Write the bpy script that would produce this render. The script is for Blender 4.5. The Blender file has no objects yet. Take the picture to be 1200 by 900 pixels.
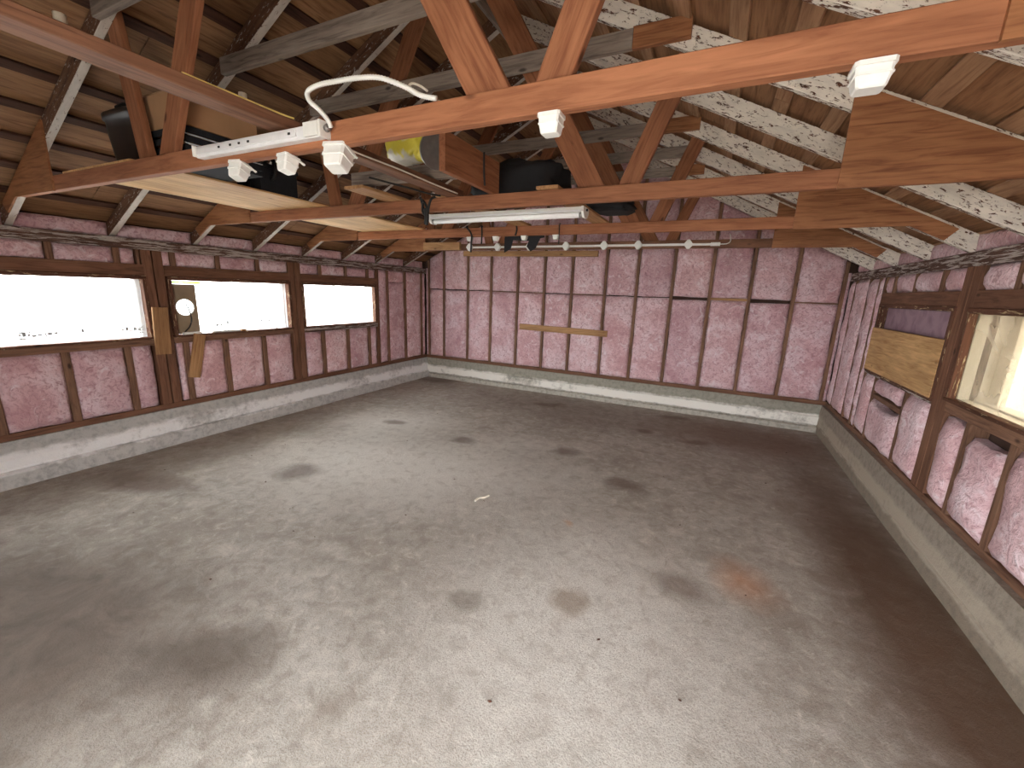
import bpy, bmesh, math, random
from mathutils import Vector, Matrix, noise
rnd = random.Random(7)
SC = bpy.context.scene
C = SC.collection
# ------------------------------------------------------------------ camera
YAW, PITCH, ROLL, FPX = -0.4429235, -0.2215402, 0.0362368, 483.417
fw = Vector((math.sin(YAW)*math.cos(PITCH), math.cos(YAW)*math.cos(PITCH), math.sin(PITCH)))
rt = Vector((math.cos(YAW), -math.sin(YAW), 0)); up = rt.cross(fw)
r2 = rt*math.cos(ROLL) + up*math.sin(ROLL); u2 = up*math.cos(ROLL) - rt*math.sin(ROLL)
cam = bpy.data.cameras.new('camera'); cam_o = bpy.data.objects.new('camera', cam); C.objects.link(cam_o)
cam_o.matrix_world = Matrix(((r2.x, u2.x, -fw.x, 0), (r2.y, u2.y, -fw.y, 0), (r2.z, u2.z, -fw.z, 1.6), (0, 0, 0, 1)))
cam.sensor_fit = 'HORIZONTAL'; cam.sensor_width = 36; cam.lens = FPX/1200*36; cam.clip_start = 0.02; cam.clip_end = 300
SC.camera = cam_o
# ------------------------------------------------------------------ world, exposure
SKY = 6.0
w = bpy.data.worlds.new('overcast_sky'); SC.world = w; w.use_nodes = True
nt = w.node_tree; bg = nt.nodes['Background']
tc = nt.nodes.new('ShaderNodeTexCoord'); sx = nt.nodes.new('ShaderNodeSeparateXYZ'); rp = nt.nodes.new('ShaderNodeValToRGB')
nt.links.new(tc.outputs['Generated'], sx.inputs[0]); nt.links.new(sx.outputs['Z'], rp.inputs[0])
rp.color_ramp.elements[0].color = (0.98, 0.98, 1.0, 1); rp.color_ramp.elements[1].color = (0.93, 0.96, 1.0, 1)
nt.links.new(rp.outputs[0], bg.inputs[0]); bg.inputs[1].default_value = SKY
vs = SC.view_settings
vs.view_transform = 'Standard'; vs.look = 'None'; vs.gamma = 1; vs.use_curve_mapping = False; vs.exposure = 2.0
# ------------------------------------------------------------------ room dimensions
XL, XR, YB, YF = -4.70, 1.39, 6.16, -1.20      # inner stud faces: left, right, far end; inner face of the entrance wall
XM = (XL+XR)/2                                 # ridge line
ZP0, ZP1 = 1.845, 1.935                        # top plate
PITCHR = 0.5; ZE = 1.955; RV = 0.118           # roof slope, rafter underside at the wall, vertical rafter depth
DOOR = (-1.10, 0.52, 2.02)                     # entrance opening x0, x1, height
def zroof(x): return ZE + PITCHR*min(x-XL, XR-x)
# daylight portals in the openings
def portal(name, loc, rot, sx_, sy_):
    l = bpy.data.lights.new(name, 'AREA'); l.shape = 'RECTANGLE'; l.size = sx_; l.size_y = sy_; l.energy = 1
    o = bpy.data.objects.new(name, l); C.objects.link(o); o.location = loc; o.rotation_euler = rot
    l.cycles.is_portal = True
H = math.pi/2
portal('daylight_door', ((DOOR[0]+DOOR[1])/2, YF-0.16, DOOR[2]/2), (H, 0, 0), DOOR[1]-DOOR[0], DOOR[2])
for n, (a, b) in enumerate(((0.35, 2.0), (2.24, 3.45), (3.67, 4.89))):
    portal('daylight_left', (XL-0.14, (a+b)/2, 1.32), (H, 0, -H), b-a, 0.52)
portal('daylight_right', (XR+0.16, 2.75, 1.31), (H, 0, H), 1.4, 0.52)
# ------------------------------------------------------------------ materials
def srgb(r, g, b):
    f = lambda c: (c/255/12.92) if c/255 <= 0.04045 else ((c/255+0.055)/1.055)**2.4
    return (f(r), f(g), f(b), 1)
class NM:
    def __init__(s, name):
        s.m = bpy.data.materials.new(name); s.m.use_nodes = True; s.t = s.m.node_tree
        s.b = s.t.nodes['Principled BSDF']; s.out = s.t.nodes['Material Output']
    def n(s, typ, **kw):
        nd = s.t.nodes.new(typ)
        for k, v in kw.items():
            if k.startswith('_'): setattr(nd, k[1:], v)
            else: nd.inputs[k.replace('__', ' ')].default_value = v
        return nd
    def l(s, a, b): s.t.links.new(a, b)
    def set(s, k, v): s.b.inputs[k].default_value = v
    def ramp(s, src, stops):
        r = s.n('ShaderNodeValToRGB'); e = r.color_ramp.elements
        while len(e) < len(stops): e.new(0.5)
        for i, (p, c) in enumerate(stops): e[i].position = p; e[i].color = c if len(c) == 4 else (*c, 1)
        s.l(src, r.inputs[0]); return r.outputs[0]
    def mix(s, fac, a, b, mode='MIX'):
        m = s.n('ShaderNodeMix', _data_type='RGBA', _blend_type=mode)
        for i, v in ((0, fac), (6, a), (7, b)):
            if hasattr(v, 'links') or hasattr(v, 'is_linked'): s.l(v, m.inputs[i])
            else: m.inputs[i].default_value = v
        return m.outputs[2]
    def math(s, op, a, b=0.0):
        m = s.n('ShaderNodeMath', _operation=op)
        for i, v in ((0, a), (1, b)):
            if hasattr(v, 'is_linked'): s.l(v, m.inputs[i])
            else: m.inputs[i].default_value = v
        return m.outputs[0]
    def noise(s, vec, scale, detail=4, rough=0.55, dist=0.0):
        n = s.n('ShaderNodeTexNoise', Scale=scale, Detail=detail, Roughness=rough, Distortion=dist)
        if vec is not None: s.l(vec, n.inputs['Vector'])
        return n.outputs['Fac']
    def coord(s, which='Object', scale=(1, 1, 1), rand=True):
        t = s.n('ShaderNodeTexCoord'); mp = s.n('ShaderNodeMapping'); mp.inputs['Scale'].default_value = scale
        s.l(t.outputs[which], mp.inputs[0])
        if rand:
            oi = s.n('ShaderNodeObjectInfo'); k = s.math('MULTIPLY', oi.outputs['Random'], 37.0)
            cb = s.n('ShaderNodeCombineXYZ'); s.l(k, cb.inputs[0]); s.l(k, cb.inputs[1]); s.l(k, cb.inputs[2])
            s.l(cb.outputs[0], mp.inputs['Location'])
        return mp.outputs[0]
    def bump(s, h, strength=0.3, dist=0.01):
        b = s.n('ShaderNodeBump', Strength=strength, Distance=dist); s.l(h, b.inputs['Height']); s.l(b.outputs[0], s.b.inputs['Normal'])
def wood_colour(N, base, dark, var=0.25):
    v = N.coord('Object', (1.3, 16, 16)); g = N.noise(v, 3.0, 6, 0.6, 0.8)
    v2 = N.coord('Object', (1.0, 3, 3)); g2 = N.noise(v2, 2.2, 3, 0.5, 0.2)
    col = N.ramp(g, [(0.30, dark), (0.52, base), (0.75, tuple(min(1, c*1.25) for c in base[:3])+(1,))])
    col = N.mix(N.ramp(g2, [(0.35, (1, 1, 1)), (0.75, (0, 0, 0))]), col, N.mix(1.0, col, (0.72, 0.68, 0.66, 1), 'MULTIPLY'))
    vk = N.coord('Object', (1.0, 2.2, 2.2)); vo = N.n('ShaderNodeTexVoronoi', Scale=2.6); N.l(vk, vo.inputs['Vector'])
    kn = N.ramp(vo.outputs['Distance'], [(0.035, (1, 1, 1)), (0.085, (0, 0, 0))])
    col = N.mix(kn, col, tuple(c*0.45 for c in dark[:3])+(1,))
    oi = N.n('ShaderNodeObjectInfo'); hv = N.n('ShaderNodeHueSaturation'); N.l(col, hv.inputs['Color'])
    N.l(N.math('MULTIPLY_ADD', oi.outputs['Random'], var) if False else N.math('ADD', N.math('MULTIPLY', oi.outputs['Random'], var), 1-var/2), hv.inputs['Value'])
    return hv.outputs[0], g
def wood(name, base, dark, rough=0.72, var=0.25):
    N = NM(name); c, g = wood_colour(N, base, dark, var); N.l(c, N.b.inputs['Base Color']); N.set('Roughness', rough); N.set('Specular IOR Level', 0.25)
    N.bump(g, 0.25, 0.004); return N.m
def flaky(name, base, dark, paint, amount, side, bottom, st=(8, 22, 22)):
    """old paint: 'side' raises the cover on the wide faces, 'bottom' on the narrow under edge (object-space faces of the timber)"""
    N = NM(name); c, g = wood_colour(N, base, dark, 0.15)
    v = N.coord('Object', st); f = N.noise(v, 3.0, 8, 0.72, 0.5)
    t = N.n('ShaderNodeTexCoord'); sp = N.n('ShaderNodeSeparateXYZ'); N.l(t.outputs['Normal'], sp.inputs[0])
    sd = N.math('MULTIPLY', N.math('ABSOLUTE', sp.outputs['Y']), side); bt = N.math('MULTIPLY', N.math('MAXIMUM', N.math('MULTIPLY', sp.outputs['Z'], -1.0), 0.0), bottom)
    a = N.math('ADD', N.math('ADD', f, amount), N.math('ADD', sd, bt))
    k = N.ramp(a, [(0.50, (0, 0, 0)), (0.535, (1, 1, 1))])
    dirt = N.noise(N.coord('Object', (2, 6, 6)), 5, 5, 0.6)
    pc = N.mix(N.ramp(dirt, [(0.35, (0, 0, 0)), (0.75, (1, 1, 1))]), paint, tuple(x*0.78 for x in paint[:3])+(1,))
    N.l(N.mix(k, c, pc), N.b.inputs['Base Color']); N.set('Roughness', 0.75); N.set('Specular IOR Level', 0.25)
    N.bump(k, 0.5, 0.004); return N.m
def plain(name, col, rough=0.5, metal=0.0, nz=0.12, scale=25):
    N = NM(name); v = N.coord('Object'); f = N.noise(v, scale, 4)
    c = N.mix(N.ramp(f, [(0.3, (0, 0, 0)), (0.7, (1, 1, 1))]), tuple(x*(1-nz) for x in col[:3])+(1,), tuple(min(1, x*(1+nz)) for x in col[:3])+(1,))
    N.l(c, N.b.inputs['Base Color']); N.set('Roughness', rough); N.set('Metallic', metal); return N.m
M = {}
M['fir'] = wood('orange_fir', srgb(166, 112, 80), srgb(136, 86, 60))
M['stud'] = wood('old_brown_stud', srgb(142, 108, 86), srgb(100, 72, 58))
M['header'] = wood('red_brown_timber', srgb(136, 98, 76), srgb(100, 70, 54))
M['pale'] = wood('pale_new_pine', srgb(226, 186, 130), srgb(196, 146, 92), 0.65, 0.08)
M['tan'] = wood('tan_board', srgb(190, 148, 104), srgb(158, 116, 78), 0.7, 0.15)
M['grey'] = wood('weathered_grey_timber', srgb(158, 146, 134), srgb(114, 102, 94))
M['deck'] = wood('roof_panel_brown', srgb(160, 118, 84), srgb(122, 86, 60), 0.75, 0.3)
M['deck_l'] = wood('roof_panel_left', srgb(158, 120, 86), srgb(122, 86, 58), 0.75, 0.25)
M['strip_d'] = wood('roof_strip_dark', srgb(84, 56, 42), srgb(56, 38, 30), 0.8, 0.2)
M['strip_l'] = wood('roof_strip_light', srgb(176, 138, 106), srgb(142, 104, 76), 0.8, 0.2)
M['ply'] = wood('brown_plywood', srgb(170, 118, 80), srgb(130, 82, 54), 0.6, 0.1)
M['paint_r'] = flaky('flaking_white_rafter', srgb(110, 76, 56), srgb(74, 50, 38), srgb(240, 232, 218), -0.16, 0.25, 0.20)
M['paint_l'] = flaky('worn_white_under_edge', srgb(118, 86, 66), srgb(80, 56, 44), srgb(205, 196, 184), -0.14, 0.06, 0.28)
M['plate'] = flaky('flaking_plate_paint', srgb(104, 78, 66), srgb(70, 52, 44), srgb(196, 186, 178), -0.08, 0.08, 0.02, (1.6, 20, 20))
M['frame'] = flaky('chipped_window_trim', srgb(112, 76, 58), srgb(80, 54, 42), srgb(214, 192, 150), -0.12, 0.04, 0.04, (3, 26, 26))
M['white'] = plain('white_plastic', srgb(242, 242, 236), 0.4, 0, 0.04)
M['enamel'] = plain('white_enamel_steel', srgb(236, 236, 236), 0.35, 0, 0.06, 12)
M['tube'] = plain('white_glass_tube', srgb(250, 250, 248), 0.25, 0, 0.02)
M['black'] = plain('black_cable', (0.012, 0.011, 0.010, 1), 0.6)
M['blackcloth'] = plain('black_cloth', (0.010, 0.010, 0.012, 1), 0.85)
M['charcoal'] = plain('charcoal_plastic', (0.022, 0.023, 0.026, 1), 0.85)
M['charcoal'].node_tree.nodes['Principled BSDF'].inputs['Specular IOR Level'].default_value = 0.15
M['darkbin'] = plain('dark_brown_plastic', (0.020, 0.015, 0.013, 1), 0.45)
M['metal'] = plain('dull_metal', (0.32, 0.31, 0.30, 1), 0.4, 0.8)
M['yellowcord'] = plain('pale_yellow_cord', srgb(226, 200, 120), 0.5)
M['card'] = plain('brown_cardboard', srgb(172, 134, 98), 0.85, 0, 0.08, 8)
M['cream'] = plain('cream_cord', srgb(225, 218, 200), 0.5)
M['ink'] = plain('grey_print', srgb(190, 194, 196), 0.8)
def mat_batt():
    N = NM('pink_fibreglass'); v = N.coord('Object', (1, 1, 1)); f = N.noise(v, 3.2, 5, 0.6, 0.7); f2 = N.noise(v, 26, 5, 0.65, 1.2); f3 = N.noise(v, 9, 4, 0.6, 1.6)
    c = N.ramp(f, [(0.36, srgb(208, 142, 148)), (0.5, srgb(226, 172, 178)), (0.64, srgb(238, 202, 208))])
    c = N.mix(N.ramp(f2, [(0.36, (0.9, 0.9, 0.9)), (0.52, (0, 0, 0))]), c, srgb(190, 118, 126))
    c = N.mix(N.ramp(f3, [(0.56, (0, 0, 0)), (0.70, (0.8, 0.8, 0.8))]), c, srgb(244, 222, 226))
    oi = N.n('ShaderNodeObjectInfo'); hv = N.n('ShaderNodeHueSaturation'); N.l(c, hv.inputs['Color'])
    N.l(N.math('ADD', N.math('MULTIPLY', oi.outputs['Random'], 0.14), 0.96), hv.inputs['Value']); hv.inputs['Saturation'].default_value = 0.72
    N.l(N.math('ADD', N.math('MULTIPLY', oi.outputs['Random'], 0.014), 0.493), hv.inputs['Hue'])
    N.l(hv.outputs[0], N.b.inputs['Base Color']); N.set('Roughness', 0.95); N.set('Specular IOR Level', 0.1); N.set('Sheen Weight', 0.25)
    N.bump(N.math('ADD', f2, N.math('MULTIPLY', f3, 1.5)), 0.8, 0.016); return N.m
M['batt'] = mat_batt()
def mat_floor():
    N = NM('worn_concrete_floor'); v = N.coord('Object', (1, 1, 1), False)
    a = N.noise(v, 0.9, 6, 0.6, 0.6); b = N.noise(v, 3.4, 8, 0.70, 1.0); sp = N.noise(v, 150, 3, 0.8); s2 = N.noise(v, 22, 4, 0.7, 0.5)
    c = N.ramp(a, [(0.30, srgb(164, 156, 145)), (0.5, srgb(180, 174, 163)), (0.7, srgb(194, 189, 179))])
    c = N.mix(N.ramp(b, [(0.33, (0.6, 0.6, 0.6)), (0.55, (0, 0, 0))]), c, srgb(144, 133, 120))
    c = N.mix(N.ramp(b, [(0.60, (0, 0, 0)), (0.75, (0.6, 0.6, 0.6))]), c, srgb(208, 201, 187))
    # coarse exposed aggregate towards the entrance
    agg = N.ramp(sp, [(0.40, (0, 0, 0)), (0.50, (1, 1, 1))])
    c = N.mix(N.math('MULTIPLY', N.math('SUBTRACT', 1.0, agg), 0.40), c, srgb(112, 98, 84))
    c = N.mix(N.ramp(s2, [(0.62, (0, 0, 0)), (0.70, (0.5, 0.5, 0.5))]), c, srgb(216, 210, 198))
    b3 = N.noise(v, 11, 7, 0.72, 0.6)
    c = N.mix(N.ramp(b3, [(0.38, (0.5, 0.5, 0.5)), (0.50, (0, 0, 0))]), c, srgb(138, 127, 114))
    c = N.mix(N.ramp(b3, [(0.54, (0, 0, 0)), (0.66, (0.5, 0.5, 0.5))]), c, srgb(212, 205, 192))
    # stains and patches of painted light and shade (x, y, radius x, radius y, rotation, colour, strength)
    wv = N.n('ShaderNodeTexNoise', Scale=2.4, Detail=4); N.l(v, wv.inputs['Vector'])
    def stain_or_light(c, x, y, rx, ry, rot, col, st, soft=0.45):
        mp = N.n('ShaderNodeMapping', _vector_type='TEXTURE'); mp.inputs['Location'].default_value = (x, y, 0); mp.inputs['Rotation'].default_value = (0, 0, rot); mp.inputs['Scale'].default_value = (rx, ry, 1)
        add = N.n('ShaderNodeVectorMath', _operation='MULTIPLY_ADD'); N.l(wv.outputs['Color'], add.inputs[0]); add.inputs[1].default_value = (0.28, 0.28, 0); N.l(v, add.inputs[2])
        sb = N.n('ShaderNodeVectorMath', _operation='SUBTRACT'); N.l(add.outputs[0], sb.inputs[0]); sb.inputs[1].default_value = (0.14, 0.14, 0)
        N.l(sb.outputs[0], mp.inputs[0]); ln = N.n('ShaderNodeVectorMath', _operation='LENGTH'); N.l(mp.outputs[0], ln.inputs[0])
        k = N.ramp(ln.outputs['Value'], [(1-soft, (st, st, st)), (1.0, (0, 0, 0))])
        return N.mix(k, c, col)
    oil = srgb(98, 86, 74)
    pale = srgb(226, 222, 213)
    for x, y, a_, b_, r_, st in ((-0.45, 1.75, 1.05, 1.3, 0.2, 0.8), (-2.4, 2.75, 2.0, 1.0, 0.35, 1.0), (-3.3, 3.7, 1.1, 0.7, 0.3, 0.7), (-1.6, 3.9, 0.9, 0.35, 0.2, 0.4)):  # pale worn concrete, with window light on the floor painted in
        c = stain_or_light(c, x, y, a_, b_, r_, N.mix(N.math('MAXIMUM', N.math('MULTIPLY', N.math('SUBTRACT', 1.0, agg), 0.7), N.ramp(b3, [(0.36, (0.45, 0.45, 0.45)), (0.50, (0, 0, 0))])), pale, srgb(148, 134, 118)), st, 0.75)
    for x, y, a_, b_, r_, st in ((-2.75, 0.40, 1.4, 0.85, 0.25, 0.9), (-1.5, 5.4, 2.6, 0.9, 0.0, 0.45), (-4.2, 2.2, 0.45, 2.0, 0.0, 0.5)):  # lower-left shade painted as darker brown, plus darker bands far and left
        c = stain_or_light(c, x, y, a_, b_, r_, N.mix(N.ramp(b, [(0.35, (0, 0, 0)), (0.65, (1, 1, 1))]), srgb(106, 93, 82), srgb(132, 118, 104)), st, 0.6)
    c = stain_or_light(c, -1.80, 0.80, 0.36, 0.22, 0.5, oil, 0.72, 0.6)
    c = stain_or_light(c, -0.01, 2.27, 0.24, 0.15, -0.3, srgb(118, 102, 90), 0.65, 0.7)
    c = stain_or_light(c, -0.52, 1.88, 0.12, 0.13, 0.3, srgb(138, 118, 96), 0.6)
    c = stain_or_light(c, -0.98, 1.60, 0.13, 0.10, 0.3, srgb(120, 110, 96), 0.55)
    c = stain_or_light(c, 0.36, 2.45, 0.20, 0.30, 0.3, srgb(196, 132, 84), 0.5, 0.9)
    c = stain_or_light(c, -0.75, 2.6, 0.05, 0.05, 0.3, srgb(190, 140, 95), 0.5, 0.8)
    for x, y, a_, b_ in ((-0.31, 5.80, 0.26, 0.13), (0.0, 4.92, 0.2, 0.12), (-0.55, 5.05, 0.13, 0.1), (-2.0, 5.5, 0.3, 0.14), (-2.3, 3.6, 0.2, 0.12), (-3.1, 2.2, 0.25, 0.2), (-0.5, 3.4, 0.22, 0.12), (-1.2, 3.9, 0.2, 0.15), (-4.3, 5.9, 0.5, 0.25), (-3.3, 3.7, 0.16, 0.1), (-3.9, 1.5, 0.6, 0.2)):
        c = stain_or_light(c, x, y, a_, b_, 0.2, srgb(96, 76, 62), 0.6, 0.6)
    c = stain_or_light(c, 1.15, 2.6, 0.50, 3.4, 0.05, srgb(96, 68, 46), 0.85, 0.7)  # brown dirt along right wall and far corner, shade there painted in too
    c = stain_or_light(c, 0.6, 5.4, 1.3, 0.9, 0.05, srgb(112, 84, 64), 0.7, 0.7)
    c = stain_or_light(c, 0.62, 1.72, 0.07, 0.05, 0.5, srgb(210, 204, 196), 0.35, 0.8)
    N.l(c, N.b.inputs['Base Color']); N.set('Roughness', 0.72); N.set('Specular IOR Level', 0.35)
    N.bump(N.math('ADD', N.math('MULTIPLY', sp, 0.6), s2), 0.55, 0.006); return N.m
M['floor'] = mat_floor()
def mat_curb(name, top, low, white, wz0, wz1):
    N = NM(name); t = N.n('ShaderNodeTexCoord'); s = N.n('ShaderNodeSeparateXYZ'); N.l(t.outputs['Object'], s.inputs[0]); v = t.outputs['Object']
    n1 = N.noise(v, 5, 6, 0.65, 0.5); n2 = N.noise(v, 20, 5, 0.65); n3 = N.noise(v, 1.6, 4, 0.6)
    zz = N.math('ADD', s.outputs['Z'], N.math('MULTIPLY', N.math('SUBTRACT', n1, 0.5), 0.10))
    c = N.mix(N.ramp(zz, [(0.10, (0, 0, 0)), (0.22, (1, 1, 1))]), low, top)
    c = N.mix(N.ramp(n2, [(0.35, (0.6, 0.6, 0.6)), (0.55, (0, 0, 0))]), c, tuple(x*0.55 for x in top[:3])+(1,))
    k = N.ramp(zz, [(wz0-0.02, (0, 0, 0)), (wz0, (1, 1, 1)), (wz1, (1, 1, 1)), (wz1+0.03, (0, 0, 0))])
    kk = N.math('MULTIPLY', k, N.ramp(N.math('ADD', n3, N.math('MULTIPLY', n2, 0.4)), [(0.48, (0.15, 0.15, 0.15)), (0.66, (1, 1, 1))]))
    c = N.mix(kk, c, white)
    N.l(c, N.b.inputs['Base Color']); N.set('Roughness', 0.85); N.bump(N.math('ADD', n2, n1), 0.6, 0.012); return N.m
M['curb_l'] = mat_curb('curb_left_concrete', srgb(188, 186, 180), srgb(198, 196, 190), srgb(244, 243, 240), 0.13, 0.23)
M['curb_b'] = mat_curb('curb_far_concrete', srgb(160, 156, 142), srgb(186, 180, 168), srgb(244, 240, 230), 0.10, 0.20)
M['curb_r'] = mat_curb('curb_right_concrete', srgb(158, 147, 132), srgb(146, 133, 116), srgb(178, 166, 148), 0.10, 0.20)
def mat_sheet(name, transp, col, gloss=0.06, bumpy=0.25):
    N = NM(name); v = N.coord('Object', (1, 1, 1)); f = N.noise(v, 2.0, 3, 0.5, 1.2); f2 = N.noise(v, 7, 3, 0.5, 1.5)
    tr = N.n('ShaderNodeBsdfTransparent'); tl = N.n('ShaderNodeBsdfTranslucent'); gl = N.n('ShaderNodeBsdfGlossy', Roughness=0.12)
    tl.inputs['Color'].default_value = col; tr.inputs['Color'].default_value = col
    bp = N.n('ShaderNodeBump', Strength=bumpy, Distance=0.03); N.l(f2, bp.inputs['Height']); N.l(bp.outputs[0], gl.inputs['Normal'])
    mx = N.n('ShaderNodeMixShader'); N.l(N.ramp(f, [(0.3, (transp-0.12,)*3), (0.7, (transp+0.12,)*3)]), mx.inputs[0]); N.l(tl.outputs[0], mx.inputs[1]); N.l(tr.outputs[0], mx.inputs[2])
    m2 = N.n('ShaderNodeMixShader'); m2.inputs[0].default_value = gloss; N.l(mx.outputs[0], m2.inputs[1]); N.l(gl.outputs[0], m2.inputs[2])
    N.l(m2.outputs[0], N.out.inputs['Surface']); return N.m
M['sheet'] = mat_sheet('milky_plastic_sheet', 0.32, (0.80, 0.84, 0.845, 1))
M['sheet_r'] = mat_sheet('wrinkled_clear_plastic', 0.72, (0.50, 0.465, 0.39, 1), 0.10, 0.6)
M['green'] = mat_sheet('greenery_strip', 0.3, (0.45, 0.75, 0.05, 1))
def mat_purple():
    N = NM('purple_film_panel'); v = N.coord('Object', (1, 1, 1)); f = N.noise(v, 6, 4, 0.55, 1.0)
    N.l(N.ramp(f, [(0.35, srgb(132, 106, 118)), (0.55, srgb(168, 142, 154))]), N.b.inputs['Base Color']); N.set('Roughness', 0.35); N.bump(f, 0.2, 0.01); return N.m
M['purple'] = mat_purple()
M['siding'] = plain('white_painted_siding', srgb(236, 232, 220), 0.6, 0, 0.04)
M['beige'] = plain('beige_house_wall', srgb(206, 190, 164), 0.8, 0, 0.06, 3)
M['outer'] = plain('dark_outer_sheathing', srgb(74, 52, 42), 0.9, 0, 0.2, 6)
M['roofing'] = plain('dark_roofing', srgb(60, 46, 38), 0.95, 0, 0.2, 6)
M['drive'] = plain('driveway_concrete', srgb(176, 170, 160), 0.9, 0, 0.1, 2)
def mat_bag():
    N = NM('yellow_white_bag'); v = N.coord('Object', (1, 1, 1)); f = N.noise(v, 9, 3, 0.5, 1.0)
    t = N.n('ShaderNodeTexCoord'); s = N.n('ShaderNodeSeparateXYZ'); N.l(t.outputs['Object'], s.inputs[0])
    k = N.math('ADD', N.math('MULTIPLY', N.math('SUBTRACT', s.outputs['Z'], 0.07), 4.0), f)
    N.l(N.ramp(k, [(0.30, srgb(232, 228, 214)), (0.42, srgb(232, 218, 84))]), N.b.inputs['Base Color']); N.set('Roughness', 0.3); N.bump(f, 0.4, 0.02); return N.m
M['bag'] = mat_bag()
# ------------------------------------------------------------------ builders
def tag(o, label=None, cat=None, group=None, kind=None):
    if label: o['label'] = label
    if cat: o['category'] = cat
    if group: o['group'] = group
    if kind: o['kind'] = kind
    return o
def world(o):
    m = o.matrix_basis
    return world(o.parent) @ o.matrix_parent_inverse @ m if o.parent else m.copy()
def setparent(o, parent):
    if parent is not None:
        o.parent = parent; o.matrix_parent_inverse = world(parent).inverted()
def link(name, me, mat, parent=None):
    if mat is not None and not me.materials: me.materials.append(mat)
    o = bpy.data.objects.new(name, me); C.objects.link(o); setparent(o, parent); return o
def empty(name, loc=(0, 0, 0)):
    o = bpy.data.objects.new(name, None); C.objects.link(o); o.location = loc; o.empty_display_size = 0.1; return o
def pydata(name, vs_, fs, smooth=False):
    me = bpy.data.meshes.new(name); me.from_pydata(vs_, [], fs); me.update()
    bm = bmesh.new(); bm.from_mesh(me); bmesh.ops.recalc_face_normals(bm, faces=bm.faces); bm.to_mesh(me); bm.free()
    if smooth:
        for p in me.polygons: p.use_smooth = True
    return me
_cache = {}
def beam_mesh(L, wd, h, mat, ch=0.003):
    key = (round(L, 3), round(wd, 4), round(h, 4), mat.name)
    if key in _cache: return _cache[key]
    a, b = wd/2, h/2; ch = min(ch, a*0.3, b*0.3)
    sec = [(-a+ch, -b), (a-ch, -b), (a, -b+ch), (a, b-ch), (a-ch, b), (-a+ch, b), (-a, b-ch), (-a, -b+ch)]
    vs_ = [(-L/2, y, z) for y, z in sec] + [(L/2, y, z) for y, z in sec]
    fs = [tuple(range(7, -1, -1)), tuple(range(8, 16))] + [(i, (i+1) % 8, (i+1) % 8+8, i+8) for i in range(8)]
    me = pydata('timber', vs_, fs); me.materials.append(mat); _cache[key] = me; return me
def beam(name, parent, mat, p0, p1, wd, h, upv=(0, 0, 1), jit=0.0):
    """timber from p0 to p1 (centre line); local X runs along it, local Z along upv"""
    p0, p1 = Vector(p0), Vector(p1); x = (p1-p0); L = x.length; x.normalize()
    u = Vector(upv); y = u.cross(x).normalized(); z = x.cross(y)
    o = link(name, beam_mesh(L, wd, h, mat), mat, parent)
    mw = Matrix((( x.x, y.x, z.x, 0), (x.y, y.y, z.y, 0), (x.z, y.z, z.z, 0), (0, 0, 0, 1)))
    if jit: mw = mw @ Matrix.Rotation(rnd.uniform(-jit, jit), 4, 'X')
    mw.translation = (p0+p1)/2; o.matrix_basis = mw; return o
def box(name, parent, mat, lo, hi):
    lo, hi = Vector(lo), Vector(hi); d = hi-lo
    ax = max(range(3), key=lambda i: d[i]); c = (lo+hi)/2
    if ax == 0: return beam(name, parent, mat, (lo.x, c.y, c.z), (hi.x, c.y, c.z), d.y, d.z)
    if ax == 1: return beam(name, parent, mat, (c.x, lo.y, c.z), (c.x, hi.y, c.z), d.x, d.z)
    return beam(name, parent, mat, (c.x, c.y, lo.z), (c.x, c.y, hi.z), d.x, d.y, (0, 1, 0))
def boxes_mesh(name, lst):
    vs_, fs = [], []
    for (x0, y0, z0, x1, y1, z1) in lst:
        b = len(vs_); vs_ += [(x, y, z) for z in (z0, z1) for y in (y0, y1) for x in (x0, x1)]
        fs += [tuple(b+i for i in f) for f in ((0, 2, 3, 1), (4, 5, 7, 6), (0, 1, 5, 4), (2, 6, 7, 3), (0, 4, 6, 2), (1, 3, 7, 5))]
    return pydata(name, vs_, fs)
def prism_y(name, parent, mat, poly, y0, y1):
    """polygon in x,z extruded from y0 to y1; mesh is local to its centre, longest side along local X"""
    n = len(poly); cx = sum(p[0] for p in poly)/n; cz = sum(p[1] for p in poly)/n
    vs_ = [(x-cx, y0-(y0+y1)/2, z-cz) for x, z in poly] + [(x-cx, y1-(y0+y1)/2, z-cz) for x, z in poly]
    fs = [tuple(range(n)), tuple(range(2*n-1, n-1, -1))] + [(i, (i+1) % n, (i+1) % n+n, i+n) for i in range(n)]
    o = link(name, pydata(name, vs_, fs), mat, parent); o.location = (cx, (y0+y1)/2, cz); return o
def tube_mesh(name, pts, rad, seg=8, ripple=0.0, smooth=True):
    pts = [Vector(p) for p in pts]; vs_, fs = [], []
    ref = Vector((0, 0, 1))
    for i, p in enumerate(pts):
        t = (pts[min(i+1, len(pts)-1)]-pts[max(i-1, 0)]).normalized()
        if abs(t.dot(ref)) > 0.95: rf = Vector((0, 1, 0))
        else: rf = ref
        a = t.cross(rf).normalized(); b = t.cross(a)
        r = (rad[i] if isinstance(rad, list) else rad)*(1+(ripple if i % 2 else -ripple))
        vs_ += [tuple(p+a*math.cos(2*math.pi*k/seg)*r+b*math.sin(2*math.pi*k/seg)*r) for k in range(seg)]
    for i in range(len(pts)-1):
        for k in range(seg):
            fs.append((i*seg+k, i*seg+(k+1) % seg, (i+1)*seg+(k+1) % seg, (i+1)*seg+k))
    fs.append(tuple(range(seg-1, -1, -1))); fs.append(tuple((len(pts)-1)*seg+k for k in range(seg)))
    return pydata(name, vs_, fs, smooth)
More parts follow.
